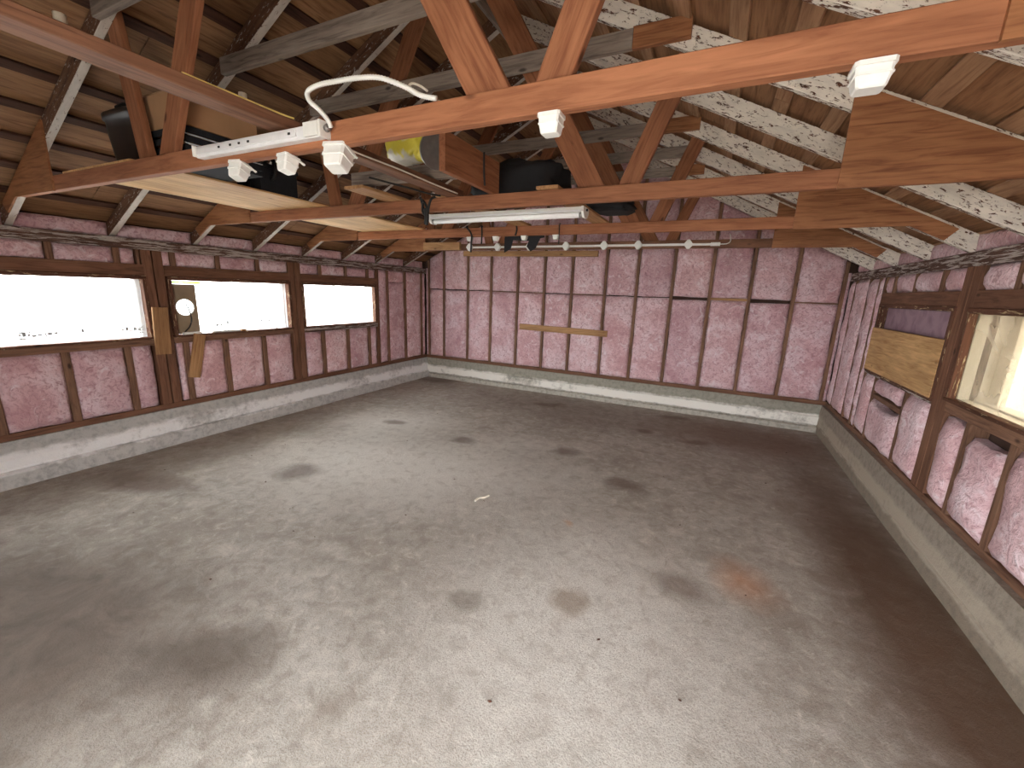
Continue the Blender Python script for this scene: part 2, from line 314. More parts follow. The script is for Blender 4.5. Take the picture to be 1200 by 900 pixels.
def spline(ctrl, n=8):
    P = [Vector(p) for p in ctrl]; out = []
    for i in range(len(P)-1):
        a, b, c, d = P[max(i-1, 0)], P[i], P[i+1], P[min(i+2, len(P)-1)]
        for k in range(n):
            t = k/n; out.append(0.5*((2*b)+(c-a)*t+(2*a-5*b+4*c-d)*t*t+(3*b-a-3*c+d)*t*t*t))
    out.append(P[-1]); return out
def tube(name, parent, mat, ctrl, rad, n=8, seg=8, ripple=0.0):
    """the mesh is local to the first point of the line"""
    pts = spline(ctrl, n) if len(ctrl) > 2 else [Vector(p) for p in ctrl]
    o0 = Vector(ctrl[0]); o = link(name, tube_mesh(name, [p-o0 for p in pts], rad, seg, ripple), mat, parent); o.location = o0; return o
# wall frames: (u, z, n) -> world, n is the distance inwards from the stud faces
WALL = {'L': lambda u, z, n: (XL+n, u, z), 'B': lambda u, z, n: (u, YB-n, z), 'R': lambda u, z, n: (XR-n, u, z), 'F': lambda u, z, n: (u, YF+n, z)}
def batt(parent, wl, u0, u1, z0, z1, puff=0.010, edge=0.020, name='insulation_batt', rag=0.006, ztop=None, sag=0.0, bulge=0.0, depth=0.075):
    """a fluffy bat filling a stud bay; ztop(u) lets the top follow the roof"""
    f = WALL[wl]; nu = max(4, int((u1-u0)/0.05)); hgt = z1-z0; nv = max(4, min(26, int(hgt/0.06)))
    seed = Vector((rnd.uniform(0, 90), rnd.uniform(0, 90), rnd.uniform(0, 90)))
    ft = lambda t: t
    cu, cz = (u0+u1)/2, (z0+z1)/2; C0 = Vector(f(cu, cz, 0)); vs_, fs = [], []
    for j in range(nv+1):
        for i in range(nu+1):
            s, t = i/nu, j/nv
            # gather rows close to the borders so that the edge roll-over is short
            s2 = 0.5-0.5*math.cos(math.pi*s)*(1 if True else 0); s2 = 0.6*s2+0.4*s; t2 = 0.35*(0.5-0.5*math.cos(math.pi*t))+0.65*t
            u = u0+(u1-u0)*s2; zt = ztop(u) if ztop else z1; z = z0+(zt-z0)*t2
            du, dz = min(s2, 1-s2)*(u1-u0), min(t2, 1-t2)*(zt-z0)
            p = seed+Vector((u, z, 0))
            e = 1-math.exp(-du/0.022); e2 = 1-math.exp(-dz/0.018)
            n = -edge+(edge+puff)*e*e2 + 0.022*noise.noise(p*5.5)*e + 0.008*noise.noise(p*15) + 0.010*noise.noise(Vector((p.x*2, p.y*8, 3)))*e
            if bulge: n += bulge*math.sin(math.pi*min(1, s2))*math.exp(-((t2-0.38)/0.25)**2) - bulge*0.9*math.exp(-((t2-0.68)/0.10)**2)*(1-abs(s2-0.35))
            if sag and t == 1: z -= sag*math.sin(math.pi*s2)
            if i in (0, nu): u += rag*noise.noise(p*9+Vector((0, 0, 5)))*1.6
            if j in (0, nv): z += rag*noise.noise(p*9+Vector((0, 7, 5)))*1.2
            vs_.append(tuple(Vector(f(u, z, n))-C0))
    W = nu+1
    for j in range(nv):
        for i in range(nu): fs.append((j*W+i, j*W+i+1, (j+1)*W+i+1, (j+1)*W+i))
    border = [i for i in range(W)]+[j*W+nu for j in range(1, nv+1)]+[nv*W+i for i in range(nu-1, -1, -1)]+[j*W for j in range(nv-1, 0, -1)]
    b0 = len(vs_); back = Vector(f(0, 0, -depth))-Vector(f(0, 0, 0))
    ax = [k for k in range(3) if abs(back[k]) > 1e-6][0]
    for k in border:
        q = list(vs_[k]); q[ax] = back[ax]; vs_.append(tuple(q))
    nb = len(border)
    for k in range(nb): fs.append((border[k], border[(k+1) % nb], b0+(k+1) % nb, b0+k))
    me = pydata(name, vs_, fs, True)
    for p in list(me.polygons)[-nb:]: p.use_smooth = False
    o = link(name, me, M['batt'], parent); o.location = C0; return o
def wbeam(name, parent, mat, wl, u0, u1, z0, z1, n0, n1):
    a, b = Vector(WALL[wl](u0, z0, n0)), Vector(WALL[wl](u1, z1, n1))
    lo = Vector([min(a[i], b[i]) for i in range(3)]); hi = Vector([max(a[i], b[i]) for i in range(3)])
    return box(name, parent, mat, lo, hi)
def stud(parent, wl, u, z0=0.40, z1=ZP0, wd=0.042, mat='stud', nm='stud', n=0.0):
    return wbeam(nm, parent, M[mat], wl, u-wd/2+rnd.uniform(-.003, .003), u+wd/2, z0, z1, -0.088, n+rnd.uniform(-.004, .002))
exec_parts = []
# ------------------------------------------------------------------ floor and ground
def grid(name, x0, x1, y0, y1, z, nx, ny, amp=0.0):
    vs_ = [(x0+(x1-x0)*i/nx, y0+(y1-y0)*j/ny, z+amp*noise.noise(Vector((i*0.31, j*0.29, 2)))) for j in range(ny+1) for i in range(nx+1)]
    fs = [(j*(nx+1)+i, j*(nx+1)+i+1, (j+1)*(nx+1)+i+1, (j+1)*(nx+1)+i) for j in range(ny) for i in range(nx)]
    return pydata(name, vs_, fs, True)
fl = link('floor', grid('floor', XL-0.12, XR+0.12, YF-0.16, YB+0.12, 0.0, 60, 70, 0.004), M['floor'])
tag(fl, 'worn grey concrete floor slab with dark oil and rust stains', 'floor', kind='structure')
gr = link('ground', grid('ground', -30, 30, -30, 30, -0.06, 2, 2), M['drive']); tag(gr, 'pale concrete ground outside the building', 'ground', kind='structure')
# ------------------------------------------------------------------ concrete curbs
def curb(name, prof, path, mat, label):
    """prof: list of (n, z) ; path(u, n, z) -> world ; swept over u with a little wobble"""
    u0, u1, fn = path; nseg = int((u1-u0)/0.09); vs_, fs = [], []; k = len(prof)
    for s in range(nseg+1):
        u = u0+(u1-u0)*s/nseg
        for i, (n, z) in enumerate(prof):
            wob = 0.006*noise.noise(Vector((u*3.1, i*1.7, 4))) if 0 < z < 0.345 else (0.004*noise.noise(Vector((u*2.5, i, 8))))
            vs_.append(fn(u, n+wob, z+(0.004*noise.noise(Vector((u*4, i*2.2, 1))) if 0 < z < 0.345 else 0)))
    for s in range(nseg):
        for i in range(k-1): fs.append((s*k+i, s*k+i+1, (s+1)*k+i+1, (s+1)*k+i))
    fs.append(tuple(range(k))); fs.append(tuple(nseg*k+i for i in range(k-1, -1, -1)))
    o = link(name, pydata(name, vs_, fs), mat); return tag(o, label, 'curb', kind='structure')
curb('baseboard_left', [(0.080, -0.02), (0.074, 0.112), (0.064, 0.122), (0.032, 0.126), (0.034, 0.138), (0.050, 0.145), (0.046, 0.215), (0.026, 0.25), (0.014, 0.349), (-0.11, 0.349)],
     (YF, YB+0.11, lambda u, n, z: (XL+n, u, z)), M['curb_l'], 'grey stepped concrete curb with chalky white band under the window row')
curb('baseboard_back', [(0.056, -0.02), (0.050, 0.058), (0.044, 0.066), (0.010, 0.070), (0.012, 0.086), (0.036, 0.094), (0.034, 0.195), (0.010, 0.212), (0.010, 0.349), (-0.11, 0.349)],
     (XL-0.11, XR+0.11, lambda u, n, z: (u, YB-n, z)), M['curb_b'], 'whitewashed double-stepped concrete curb below the gable end wall')
curb('baseboard_right', [(0.054, -0.02), (0.052, 0.10), (0.046, 0.11), (0.05, 0.125), (0.044, 0.24), (0.036, 0.349), (-0.10, 0.349)],
     (YF, YB+0.11, lambda u, n, z: (XR-n, u, z)), M['curb_r'], 'brownish concrete curb below the boarded window')
# ------------------------------------------------------------------ wall_left
def holes_wall(fn, u0, u1, z0, z1, holes):
    """boxes (u0,z0,u1,z1) round rectangular holes that share one sill and head level"""
    out = []; zs, zh = holes[0][2], holes[0][3]
    out.append((u0, z0, u1, zs)); out.append((u0, zh, u1, z1)); c = u0
    for a, b, _, _ in sorted(holes): out.append((c, zs, a, zh)); c = b
    out.append((c, zs, u1, zh)); return [fn(*b) for b in out]
LW = [(0.35, 2.005, 1.062, 1.585), (2.235, 3.452, 1.062, 1.585), (3.67, 4.89, 1.062, 1.585)]
wl = link('wall_left', boxes_mesh('wall_left', holes_wall(lambda a, b, c, d: (XL-0.125, a, b, XL-0.09, c, d), YF-0.15, YB+0.12, 0.34, 2.06, LW)), M['outer'])
tag(wl, 'stud wall with pink insulation and a row of three plastic-covered windows', 'wall', kind='structure')
wbeam('sill_plate', wl, M['header'], 'L', YF, YB, 0.350, 0.402, -0.09, 0.004)
wbeam('top_plate', wl, M['plate'], 'L', YF, YB, ZP0, ZP1, -0.09, 0.006)
Lfull = [2.065, 2.15, 3.508, 3.598, 4.962, 5.185, 5.602, 6.04]
Llow = [-0.8, -0.4, 0.0, 0.25, 0.60, 1.005, 1.42, 1.825, 2.29, 2.668, 3.096, 3.928, 4.35, 4.762]
Lcr = [0.25, 0.62, 1.04, 1.445, 1.855, 2.005, 2.275, 2.677, 3.10, 3.934, 4.359, 4.768]
for u in Lfull: stud(wl, 'L', u, wd=0.075 if u < 4 else 0.045, mat='header' if u < 5.1 else 'stud', n=0.004)
for u in Llow: stud(wl, 'L', u, 0.402, 0.985 if u > 0.2 else ZP0, 0.05)
for u in Lcr: stud(wl, 'L', u, 1.715, ZP0, 0.044 if abs(u-2.0) > .05 else 0.02, nm='cripple_stud')
for a, b in ((0.27, 2.03), (2.19, 3.47), (3.635, 4.94)):
    wbeam('header', wl, M['header'], 'L', a, b, 1.622, 1.717, -0.088, 0.004)
    wbeam('sill_beam', wl, M['stud'] if a < 3 else M['plate'], 'L', a, b, 0.985, 1.045, -0.088, 0.002)
def bays(parent, wl_, us, z0, z1, half=0.022, **kw):
    for a, b in zip(us[:-1], us[1:]):
        if b-a > 0.09: batt(parent, wl_, a+half+0.001, b-half-0.001, z0, z1, **kw)
bays(wl, 'L', [-1.19, -0.8, -0.4, 0.0, 0.25], 0.402, ZP0)
bays(wl, 'L', [0.25, 0.60, 1.005, 1.42, 1.825, 2.03], 0.402, 0.985, 0.026)
bays(wl, 'L', [2.185, 2.29, 2.668, 3.096, 3.475], 0.402, 0.985, 0.026)
bays(wl, 'L', [3.63, 3.928, 4.35, 4.762, 4.945], 0.402, 0.985, 0.026)
bays(wl, 'L', [0.25, 0.62, 1.04, 1.445, 1.855, 2.005], 1.717, ZP0); bays(wl, 'L', [2.16, 2.275, 2.677, 3.10, 3.49], 1.717, ZP0); bays(wl, 'L', [3.61, 3.934, 4.359, 4.768, 4.95], 1.717, ZP0)
for a, b in ((4.98, 5.185), (5.185, 5.602), (5.602, 6.04), (6.04, 6.17)):
    if a == 5.185: batt(wl, 'L', a+.023, b-.023, 0.402, 1.672); batt(wl, 'L', a+.023, b-.023, 1.676, ZP0)
    else: batt(wl, 'L', a+.023, b-.023, 0.402, ZP0)
# ------------------------------------------------------------------ wall_back (gable end)
gz = lambda x: zroof(x)+RV
bk = link('wall_back', pydata('wall_back', [(x, y, z) for y in (YB+0.09, YB+0.125) for x, z in ((XL-0.12, 0.34), (XR+0.12, 0.34), (XR+0.12, 2.06), (XM, gz(XM)+0.02), (XL-0.12, 2.06))],
     [(0, 1, 2, 3, 4), (9, 8, 7, 6, 5)]+[(i, (i+1) % 5, (i+1) % 5+5, i+5) for i in range(5)]), M['outer'])
tag(bk, 'gable end wall of pink fibreglass batts between narrow brown studs', 'wall', kind='structure')
wbeam('sill_plate', bk, M['header'], 'B', XL, XR, 0.350, 0.400, -0.09, 0.002)
Bst = [-4.64, -4.318, -3.825, -3.375, -2.89, -2.43, -1.985, -1.48, -1.03, -0.555, -0.08, 0.382, 0.858, 1.335]
for u in Bst: stud(bk, 'B', u, 0.40, gz(u)-0.03, 0.040)
def bbatt(a, b, z0, z1=None, **kw):
    if z1: return batt(bk, 'B', a+.021, b-.021, z0, z1, **kw)
    zt = lambda x: gz(x)-0.012
    return batt(bk, 'B', a+.021, b-.021, z0, max(zt(a), zt(b)), ztop=zt, **kw)
bb = list(zip(Bst[:-1], Bst[1:]))
for i, (a, b) in enumerate(bb):
    seam = 1.585
    bbatt(a, b, 0.40, seam-0.006 if i not in (9, 11) else seam-0.02)
    bbatt(a, b, seam+0.008 if i not in (9, 10, 11) else seam+0.022)
    if i in (3, 4, 6, 12): wbeam('blocking', bk, M['stud'], 'B', a+.02, b-.02, seam-0.008, seam+0.010, -0.088, -0.012)
    if i == 10: wbeam('blocking', bk, M['tan'], 'B', a+.02, b-.02, seam-0.008, seam+0.022, -0.088, 0.0)
batt(bk, 'B', XL+0.001, -4.662, 0.40, 1.94); batt(bk, 'B', 1.357, XR-0.001, 0.40, 1.94)
# ------------------------------------------------------------------ wall_right
RW = [(2.05, 3.445, 1.045, 1.565)]
wr = link('wall_right', boxes_mesh('wall_right', holes_wall(lambda a, b, c, d: (XR+0.09, a, b, XR+0.125, c, d), YF-0.15, YB+0.12, 0.34, 2.06, RW)), M['outer'])
tag(wr, 'stud wall with sagging pink batts, a boarded window and a plastic-covered one', 'wall', kind='structure')
wbeam('sill_plate', wr, M['stud'], 'R', YF, YB, 0.350, 0.395, -0.09, 0.002)
wbeam('top_plate', wr, M['plate'], 'R', YF, YB, ZP0, ZP1, -0.09, 0.004)
for u in (5.93, 5.47, 5.18, 5.045): stud(wr, 'R', u, 0.395, ZP0, 0.042)
for u in (3.50, 3.598): stud(wr, 'R', u, 0.395, ZP0, 0.095, 'header', n=0.003)
for u in (4.72, 4.06, 3.17, 2.765, 2.36, 2.0): stud(wr, 'R', u, 0.395, 0.96, 0.05)
for u in (1.6, 1.2, 0.8, 0.4, 0.0, -0.4, -0.8): stud(wr, 'R', u, 0.395, ZP0, 0.05)
for u in (4.80, 4.38, 3.93, 3.114, 2.70, 2.3): stud(wr, 'R', u, 1.70, ZP0, 0.045, nm='cripple_stud')
wbeam('header', wr, M['header'], 'R', 3.645, 5.03, 1.600, 1.702, -0.088, 0.003); wbeam('header', wr, M['header'], 'R', 2.0, 3.455, 1.600, 1.702, -0.088, 0.003)
wbeam('sill_beam', wr, M['plate'], 'R', 3.645, 5.03, 0.958, 1.000, -0.088, 0.003); wbeam('sill_beam', wr, M['stud'], 'R', 2.0, 3.455, 0.958, 1.035, -0.088, 0.003)
wbeam('blocking', wr, M['stud'], 'R', 4.085, 4.695, 0.775, 0.815, -0.088, 0.0)
bays(wr, 'R', [6.165, 5.93, 5.47, 5.18, 5.045][::-1], 0.395, ZP0, 0.020, rag=0.012, puff=0.016)
R2 = dict(rag=0.016, puff=0.022)
batt(wr, 'R', 4.75, 5.02, 0.395, 0.955, **R2)
batt(wr, 'R', 4.085, 4.695, 0.395, 0.77, sag=0.05, **R2); batt(wr, 'R', 4.20, 4.695, 0.82, 0.955, **R2)
batt(wr, 'R', 3.655, 4.02, 0.395, 0.955, **R2)
batt(wr, 'R', 3.225, 3.45, 0.395, 0.93, **R2)
batt(wr, 'R', 2.80, 3.135, 0.395, 0.88, bulge=0.035, sag=-0.0, **R2)
for a, b in ((2.39, 2.735), (2.03, 2.33)): batt(wr, 'R', a, b, 0.395, 0.94, **R2)
bays(wr, 'R', [-1.19, -0.8, -0.4, 0.0, 0.4, 0.8, 1.2, 1.6, 2.0], 0.395, ZP0, 0.027)
bays(wr, 'R', [3.64, 3.93, 4.38, 4.80, 5.03], 1.705, ZP0, 0.024); bays(wr, 'R', [2.02, 2.3, 2.70, 3.114, 3.455], 1.705, ZP0, 0.024)
# ------------------------------------------------------------------ wall_front (entrance, behind the viewpoint)
wf = link('wall_front', boxes_mesh('wall_front', [(XL-0.12, YF-0.15, -0.05, DOOR[0], YF, 2.06), (DOOR[1], YF-0.15, -0.05, XR+0.12, YF, 2.06), (DOOR[0], YF-0.15, DOOR[2], DOOR[1], YF, 2.06)]), M['outer'])
tag(wf, 'plain entrance wall with an open doorway', 'wall', kind='structure')
gb = link('gable_panel', pydata('gable_panel', [(x, y, z) for y in (YF-0.15, YF-0.1) for x, z in ((XL-0.12, 2.06), (XR+0.12, 2.06), (XM, gz(XM)+0.02))],
     [(0, 1, 2), (5, 4, 3), (0, 1, 4, 3), (1, 2, 5, 4), (2, 0, 3, 5)]), M['outer'], wf)
# unseen leaf added in the doorway to shade the right wall and floor
for n_, x_, sg in ((1, DOOR[1]+0.025, 1),):
    d_ = empty('shade_door_%d' % n_, (x_, YF+0.02, 0.0)); tag(d_, 'unseen brown plank leaf, added to shade the right side, open beside the %s' % ('window row end' if sg < 0 else 'boarded window end'), 'shade_door', kind='structure')
    for k in range(6): box('plank', d_, M['header'], (x_-0.02, YF+0.02+0.148*k, 0.02), (x_+0.02, YF+0.165+0.148*k, 1.98))
    for z_ in (0.3, 1.6): box('ledge', d_, M['stud'], (x_+sg*0.021-0.0*sg if sg > 0 else x_-0.045, YF+0.05, z_), (x_+0.045 if sg > 0 else x_-0.021, YF+0.88, z_+0.12))
# ------------------------------------------------------------------ roof: ceiling > rafters, strips, panels
RY0, RY1 = YF-0.35, YB+0.40
TH = math.atan(PITCHR); cs, sn = math.cos(TH), math.sin(TH)
def slope(side, s, d):
    """point on the roof slope: s metres up from the wall line (measured in x), d vertical offset above rafter underside"""
    x = XL+s if side < 0 else XR-s
    return x, ZE+PITCHR*s+d
vs_ = []
for y in (RY0, RY1):
    for d in (RV+0.048, RV+0.09):
        for x, z in ((XL-0.45, ZE-0.225+d), (XM, ZE+PITCHR*(XM-XL)+d), (XR+0.45, ZE-0.225+d)): vs_.append((x, y, z))
ce = link('ceiling', pydata('ceiling', vs_, [(0, 1, 4, 3), (1, 2, 5, 4), (6, 9, 10, 7), (7, 10, 11, 8), (0, 6, 7, 1), (1, 7, 8, 2), (3, 4, 10, 9), (4, 5, 11, 10), (0, 3, 9, 6), (2, 8, 11, 5)]), M['roofing'])
tag(ce, 'open gabled roof of brown panels on spaced strips and old rafters', 'ceiling', kind='structure')
HALF = XM-XL
for side in (-1, 1):
    upv = (-sn if side < 0 else sn, 0, cs)
    k = 0; s = -0.36
    while s < HALF-0.05:
        # narrow strip nailed over the rafters, wide panel above the gap
        sw = 0.056 if side < 0 else 0.078
        def piece(nm, sa, sb, d, th, mat, y0, y1):
            sc = (sa+sb)/2; x, z = slope(side, sc, d)
            beam(nm, ce, mat, (x, y0, z), (x, y1, z), (sb-sa)/cs, th, upv)
        off = -0.013
        cuts = [RY0] + sorted([rnd.uniform(0.2, 1.1), rnd.uniform(2.6, 3.4)]) + [RY1]
        for a, b in zip(cuts[:-1], cuts[1:]):
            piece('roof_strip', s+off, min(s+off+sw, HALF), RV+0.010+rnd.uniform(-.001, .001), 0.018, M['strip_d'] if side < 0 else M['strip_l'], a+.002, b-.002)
        cuts = [RY0] + sorted([rnd.uniform(0.9, 1.7), rnd.uniform(3.2, 4.4)]) + [RY1]
        for a, b in zip(cuts[:-1], cuts[1:]):
            piece('roof_panel', s-0.003, min(s+0.252, HALF), RV+0.032+rnd.uniform(-.002, .002), 0.014, M['deck_l'] if side < 0 else M['deck'], a+.0015, b-.0015)
        s += 0.255
beam('ridge_board', ce, M['grey'], (XM, RY0+.02, ZE+PITCHR*HALF+0.03), (XM, YB+0.08, ZE+PITCHR*HALF+0.03), 0.022, 0.15)
def rafter(parent, side, yc, mat, s0=-0.28, s1=None, th=0.044, jit=0.0):
    s1 = HALF-0.014 if s1 is None else s1
    upv = (-sn if side < 0 else sn, 0, cs)
    x0, z0 = slope(side, s0, RV/2); x1, z1 = slope(side, s1, RV/2)
    return beam('rafter', parent, M[mat], (x0, yc, z0), (x1, yc, z1), th, RV*cs, upv)
COM = [-0.6, 0.62, 1.86, 3.11, 4.36, 5.64]
for yc in COM:
    rafter(ce, -1, yc, 'paint_l'); rafter(ce, 1, yc, 'paint_r')
    zt = 2.835+rnd.uniform(-.01, .01); s = (zt+0.02-ZE)/PITCHR
    if yc < 5: beam('collar_tie', ce, M['grey'], (XL+s, yc-0.042, zt+0.045), (XR-s, yc-0.042, zt+0.045), 0.038, 0.09)
# pink strips in the eaves between the rafters
ALLR = sorted(COM+[1.27, 2.50, 3.74, 5.0])
for a, b in zip([-1.18]+ALLR, ALLR+[6.15]):
    for sd, w_, pr in ((-1, 'L', wl), (1, 'R', wr)):
        batt(pr, w_, a+0.024, b-0.024, ZP1, 2.045, puff=-0.03, edge=0.045, depth=0.085)
# ------------------------------------------------------------------ roof trusses
def truss(y, label, chord, lweb=True, rg=True):
    t = empty('roof_truss', (XM, y, 2.113)); tag(t, label, 'truss', 'roof trusses across the garage')
    beam('bottom_chord', t, M[chord], (XL+0.30, y, 2.1555), (XR-0.30, y, 2.1555), 0.040, 0.085)
    rafter(t, -1, y, 'paint_l', th=0.040); rafter(t, 1, y, 'paint_r', th=0.040)
    yf = y-0.021-0.017
    def web(xb, k, wd, nm='web', yy=None, zb=2.13):
        # from the bottom chord upwards with slope dx/dz = k to the rafter
        sg = 1 if k > 0 else -1
        x, z = xb, zb
        for _ in range(400):
            if z > zroof(x)+0.06: break
            z += 0.005; x += 0.005*k
        return beam(nm, t, M['fir'], (xb, yy or yf, zb), (x, yy or yf, z), wd, 0.034, (0, -1, 0))
    web(-0.71, -0.60, 0.135, yy=y+0.038, zb=2.17); web(-0.54, 0.42, 0.105, yy=y+0.038, zb=2.16)
    if lweb: web(2*XM+0.69, 0.56, 0.120, yy=y+0.038, zb=2.165); web(2*XM+0.52, -0.20, 0.105, yy=y+0.038, zb=2.16)
    zt = 2.835; s = (zt+0.01-ZE)/PITCHR
    beam('collar_tie', t, M['grey'], (XL+s, y-0.04, zt+0.045), (XR-s-0.16, y-0.04, zt+0.045), 0.036, 0.09)
    beam('collar_plate', t, M['ply'], (XR-s-0.162, y-0.036, zt+0.05), (XR-s+0.12, y-0.036, zt+0.05), 0.03, 0.10)
    # plywood heel gussets on the front face
    yg = y-0.020
    for sd in (-1, 1):
        if sd > 0 and not rg: continue
        X = lambda v: v if sd > 0 else 2*XM-v
        xi = 0.434 if sd > 0 else 0.482
        zz = lambda v: ZE+PITCHR*(XR-v)
        poly = [(X(xi), 2.107), (X(1.085), 2.107), (X(1.27), zz(1.27)-0.0), (X(1.33), zz(1.33)+RV-0.02), (X(xi), zz(xi)+RV-0.02)]
        prism_y('gusset', t, M['ply'], poly, yg-0.012, yg)
    return t
T1 = truss(1.27, 'roof truss with the white lamp channel fixed to its orange-brown chord', 'fir')
T2 = truss(2.50, 'roof truss with black cable coiled over its chord, beside the hanging tube lamp', 'fir')
T3 = truss(3.74, 'roof truss with black straps and four white sockets under its chord', 'fir')
T4 = truss(5.00, 'roof truss carrying the long white conduit with diamond-shaped boxes', 'header')
beam('chord_splice', T4, M['tan'], (-3.80, 4.955, 2.17), (-3.20, 4.955, 2.17), 0.044, 0.10)
# ------------------------------------------------------------------ windows
def sheet(name, parent, wl_, u0, u1, z0, z1, n, mat, amp=0.006):
    f = WALL[wl_]; nu, nv = 28, 12; C0 = Vector(f((u0+u1)/2, (z0+z1)/2, n)); vs_ = []
    for j in range(nv+1):
        for i in range(nu+1):
            u, z = u0+(u1-u0)*i/nu, z0+(z1-z0)*j/nv
            vs_.append(tuple(Vector(f(u, z, n+amp*noise.noise(Vector((u*4, z*5, 3)))))-C0))
    fs = [(j*(nu+1)+i, j*(nu+1)+i+1, (j+1)*(nu+1)+i+1, (j+1)*(nu+1)+i) for j in range(nv) for i in range(nu)]
    o = link(name, pydata(name, vs_, fs, True), mat, parent); o.location = C0; return o
PANE = {}
def window(num, wl_, u0, u1, z0, z1, label, sheet_mat, mull, sheet_n=-0.052, back=-0.095):
    f = WALL[wl_]; o = empty('window_%d' % num, f((u0+u1)/2, z0, -0.05)); tag(o, label, 'window', kind='structure')
    e = 0.032
    wbeam('head_trim', o, M['frame'], wl_, u0-e, u1+e, z1, z1+0.034, -0.095, 0.012)
    wbeam('sill', o, M['frame'], wl_, u0-e, u1+e, z0-0.022, z0, back-0.012, 0.016)
    wbeam('jamb', o, M['frame'], wl_, u0-e, u0, z0, z1, back, 0.012)
    wbeam('jamb', o, M['frame'], wl_, u1, u1+e, z0, z1, back, 0.012)
    if sheet_mat: PANE[num] = sheet('pane', o, wl_, u0-0.01, u1+0.01, z0-0.01, z1+0.01, sheet_n, sheet_mat)
    for m in mull: wbeam('mullion', o, M['siding'], wl_, m-0.022, m+0.022, z0, z1, sheet_n-0.045, sheet_n-0.02)
    return o
W1 = window(1, 'L', *LW[0], 'longest milky plastic-covered window with faint print along the bottom', M['sheet'], (1.22, 0.45, 1.975))
W2 = window(2, 'L', *LW[1], 'plastic-covered window with round-holed vent board at one end', M['sheet'], (2.72, 3.415))
W3 = window(3, 'L', *LW[2], 'milky plastic-covered window beside the full-height studs, frame edged in ochre', M['sheet'], (4.20, 4.80))
def marks(o, u0, u1, z, n, seed):
    """grey print on the plastic: a run of small strokes"""
    r = random.Random(seed); lst = []; u = u0
    while u < u1:
        L = r.uniform(0.010, 0.03); dz = r.uniform(-0.008, 0.008)
        lst.append((XL+n, u, z+dz, XL+n+0.001, u+L, z+dz+r.choice((0.014, 0.020, 0.028)))); u += L+r.uniform(0.004, 0.014)
    for z2 in (-0.022, 0.026): lst.append((XL+n, u0, z+z2, XL+n+0.001, u1, z+z2+0.009))
    c = Vector((XL+n, u0, z)); me = boxes_mesh('print', [(a-c.x, b-c.y, c_-c.z, d-c.x, e-c.y, f-c.z) for a, b, c_, d, e, f in lst])
    q = link('print', me, M['ink'], o); q.location = c
for o, a, b, z, s in ((1, 1.20, 1.42, 1.125, 1), (1, 1.52, 1.58, 1.14, 2), (1, 1.82, 1.99, 1.125, 3), (2, 2.50, 2.68, 1.13, 4), (2, 2.72, 2.78, 1.14, 5), (2, 3.10, 3.22, 1.14, 6), (3, 3.72, 3.96, 1.13, 7), (3, 4.06, 4.12, 1.14, 8), (3, 4.32, 4.55, 1.13, 9), (3, 4.66, 4.70, 1.14, 10)):
    marks(PANE[o], a, b, z, -0.043, s)
W4 = window(4, 'R', 3.672, 4.985, 1.0, 1.572, 'window boarded over with tan plywood below a purple film strip', None, ())
wbeam('purple_panel', W4, M['purple'], 'R', 3.675, 4.98, 1.36, 1.57, -0.07, -0.05)
wbeam('plywood_board', W4, M['pale'], 'R', 3.655, 5.03, 0.992, 1.388, -0.012, 0.016)
W5 = window(5, 'R', 2.05, 3.445, 1.045, 1.565, 'window covered in wrinkled clear plastic, white post and beige wall behind', M['sheet_r'], (), -0.030, -0.028)
for u in (3.446, 2.02): wbeam('outer_jamb', W5, M['siding'], 'R', u, u+0.029, 1.045, 1.565, -0.20, -0.034)
wbeam('outer_post', W5, M['siding'], 'R', 3.33, 3.4455, 1.045, 1.565, -0.20, -0.165)
wbeam('outer_sill', W5, M['siding'], 'R', 2.05, 3.445, 1.028, 1.045, -0.22, -0.034)
# neighbour's wall beyond the right window
nb = empty('neighbour_house', (3.0, 2.0, -0.06)); tag(nb, 'beige house wall seen blurred through the wrinkled plastic window', 'house')
link('house_wall', boxes_mesh('house_wall', [(-0.1, -3.0, 0, 0.1, 18.0, 2.9)]), M['beige'], nb).location = nb.location
link('roof_edge', boxes_mesh('roof_edge', [(-0.5, -3.2, 2.9, 0.2, 18.2, 3.05)]), M['siding'], nb).location = nb.location
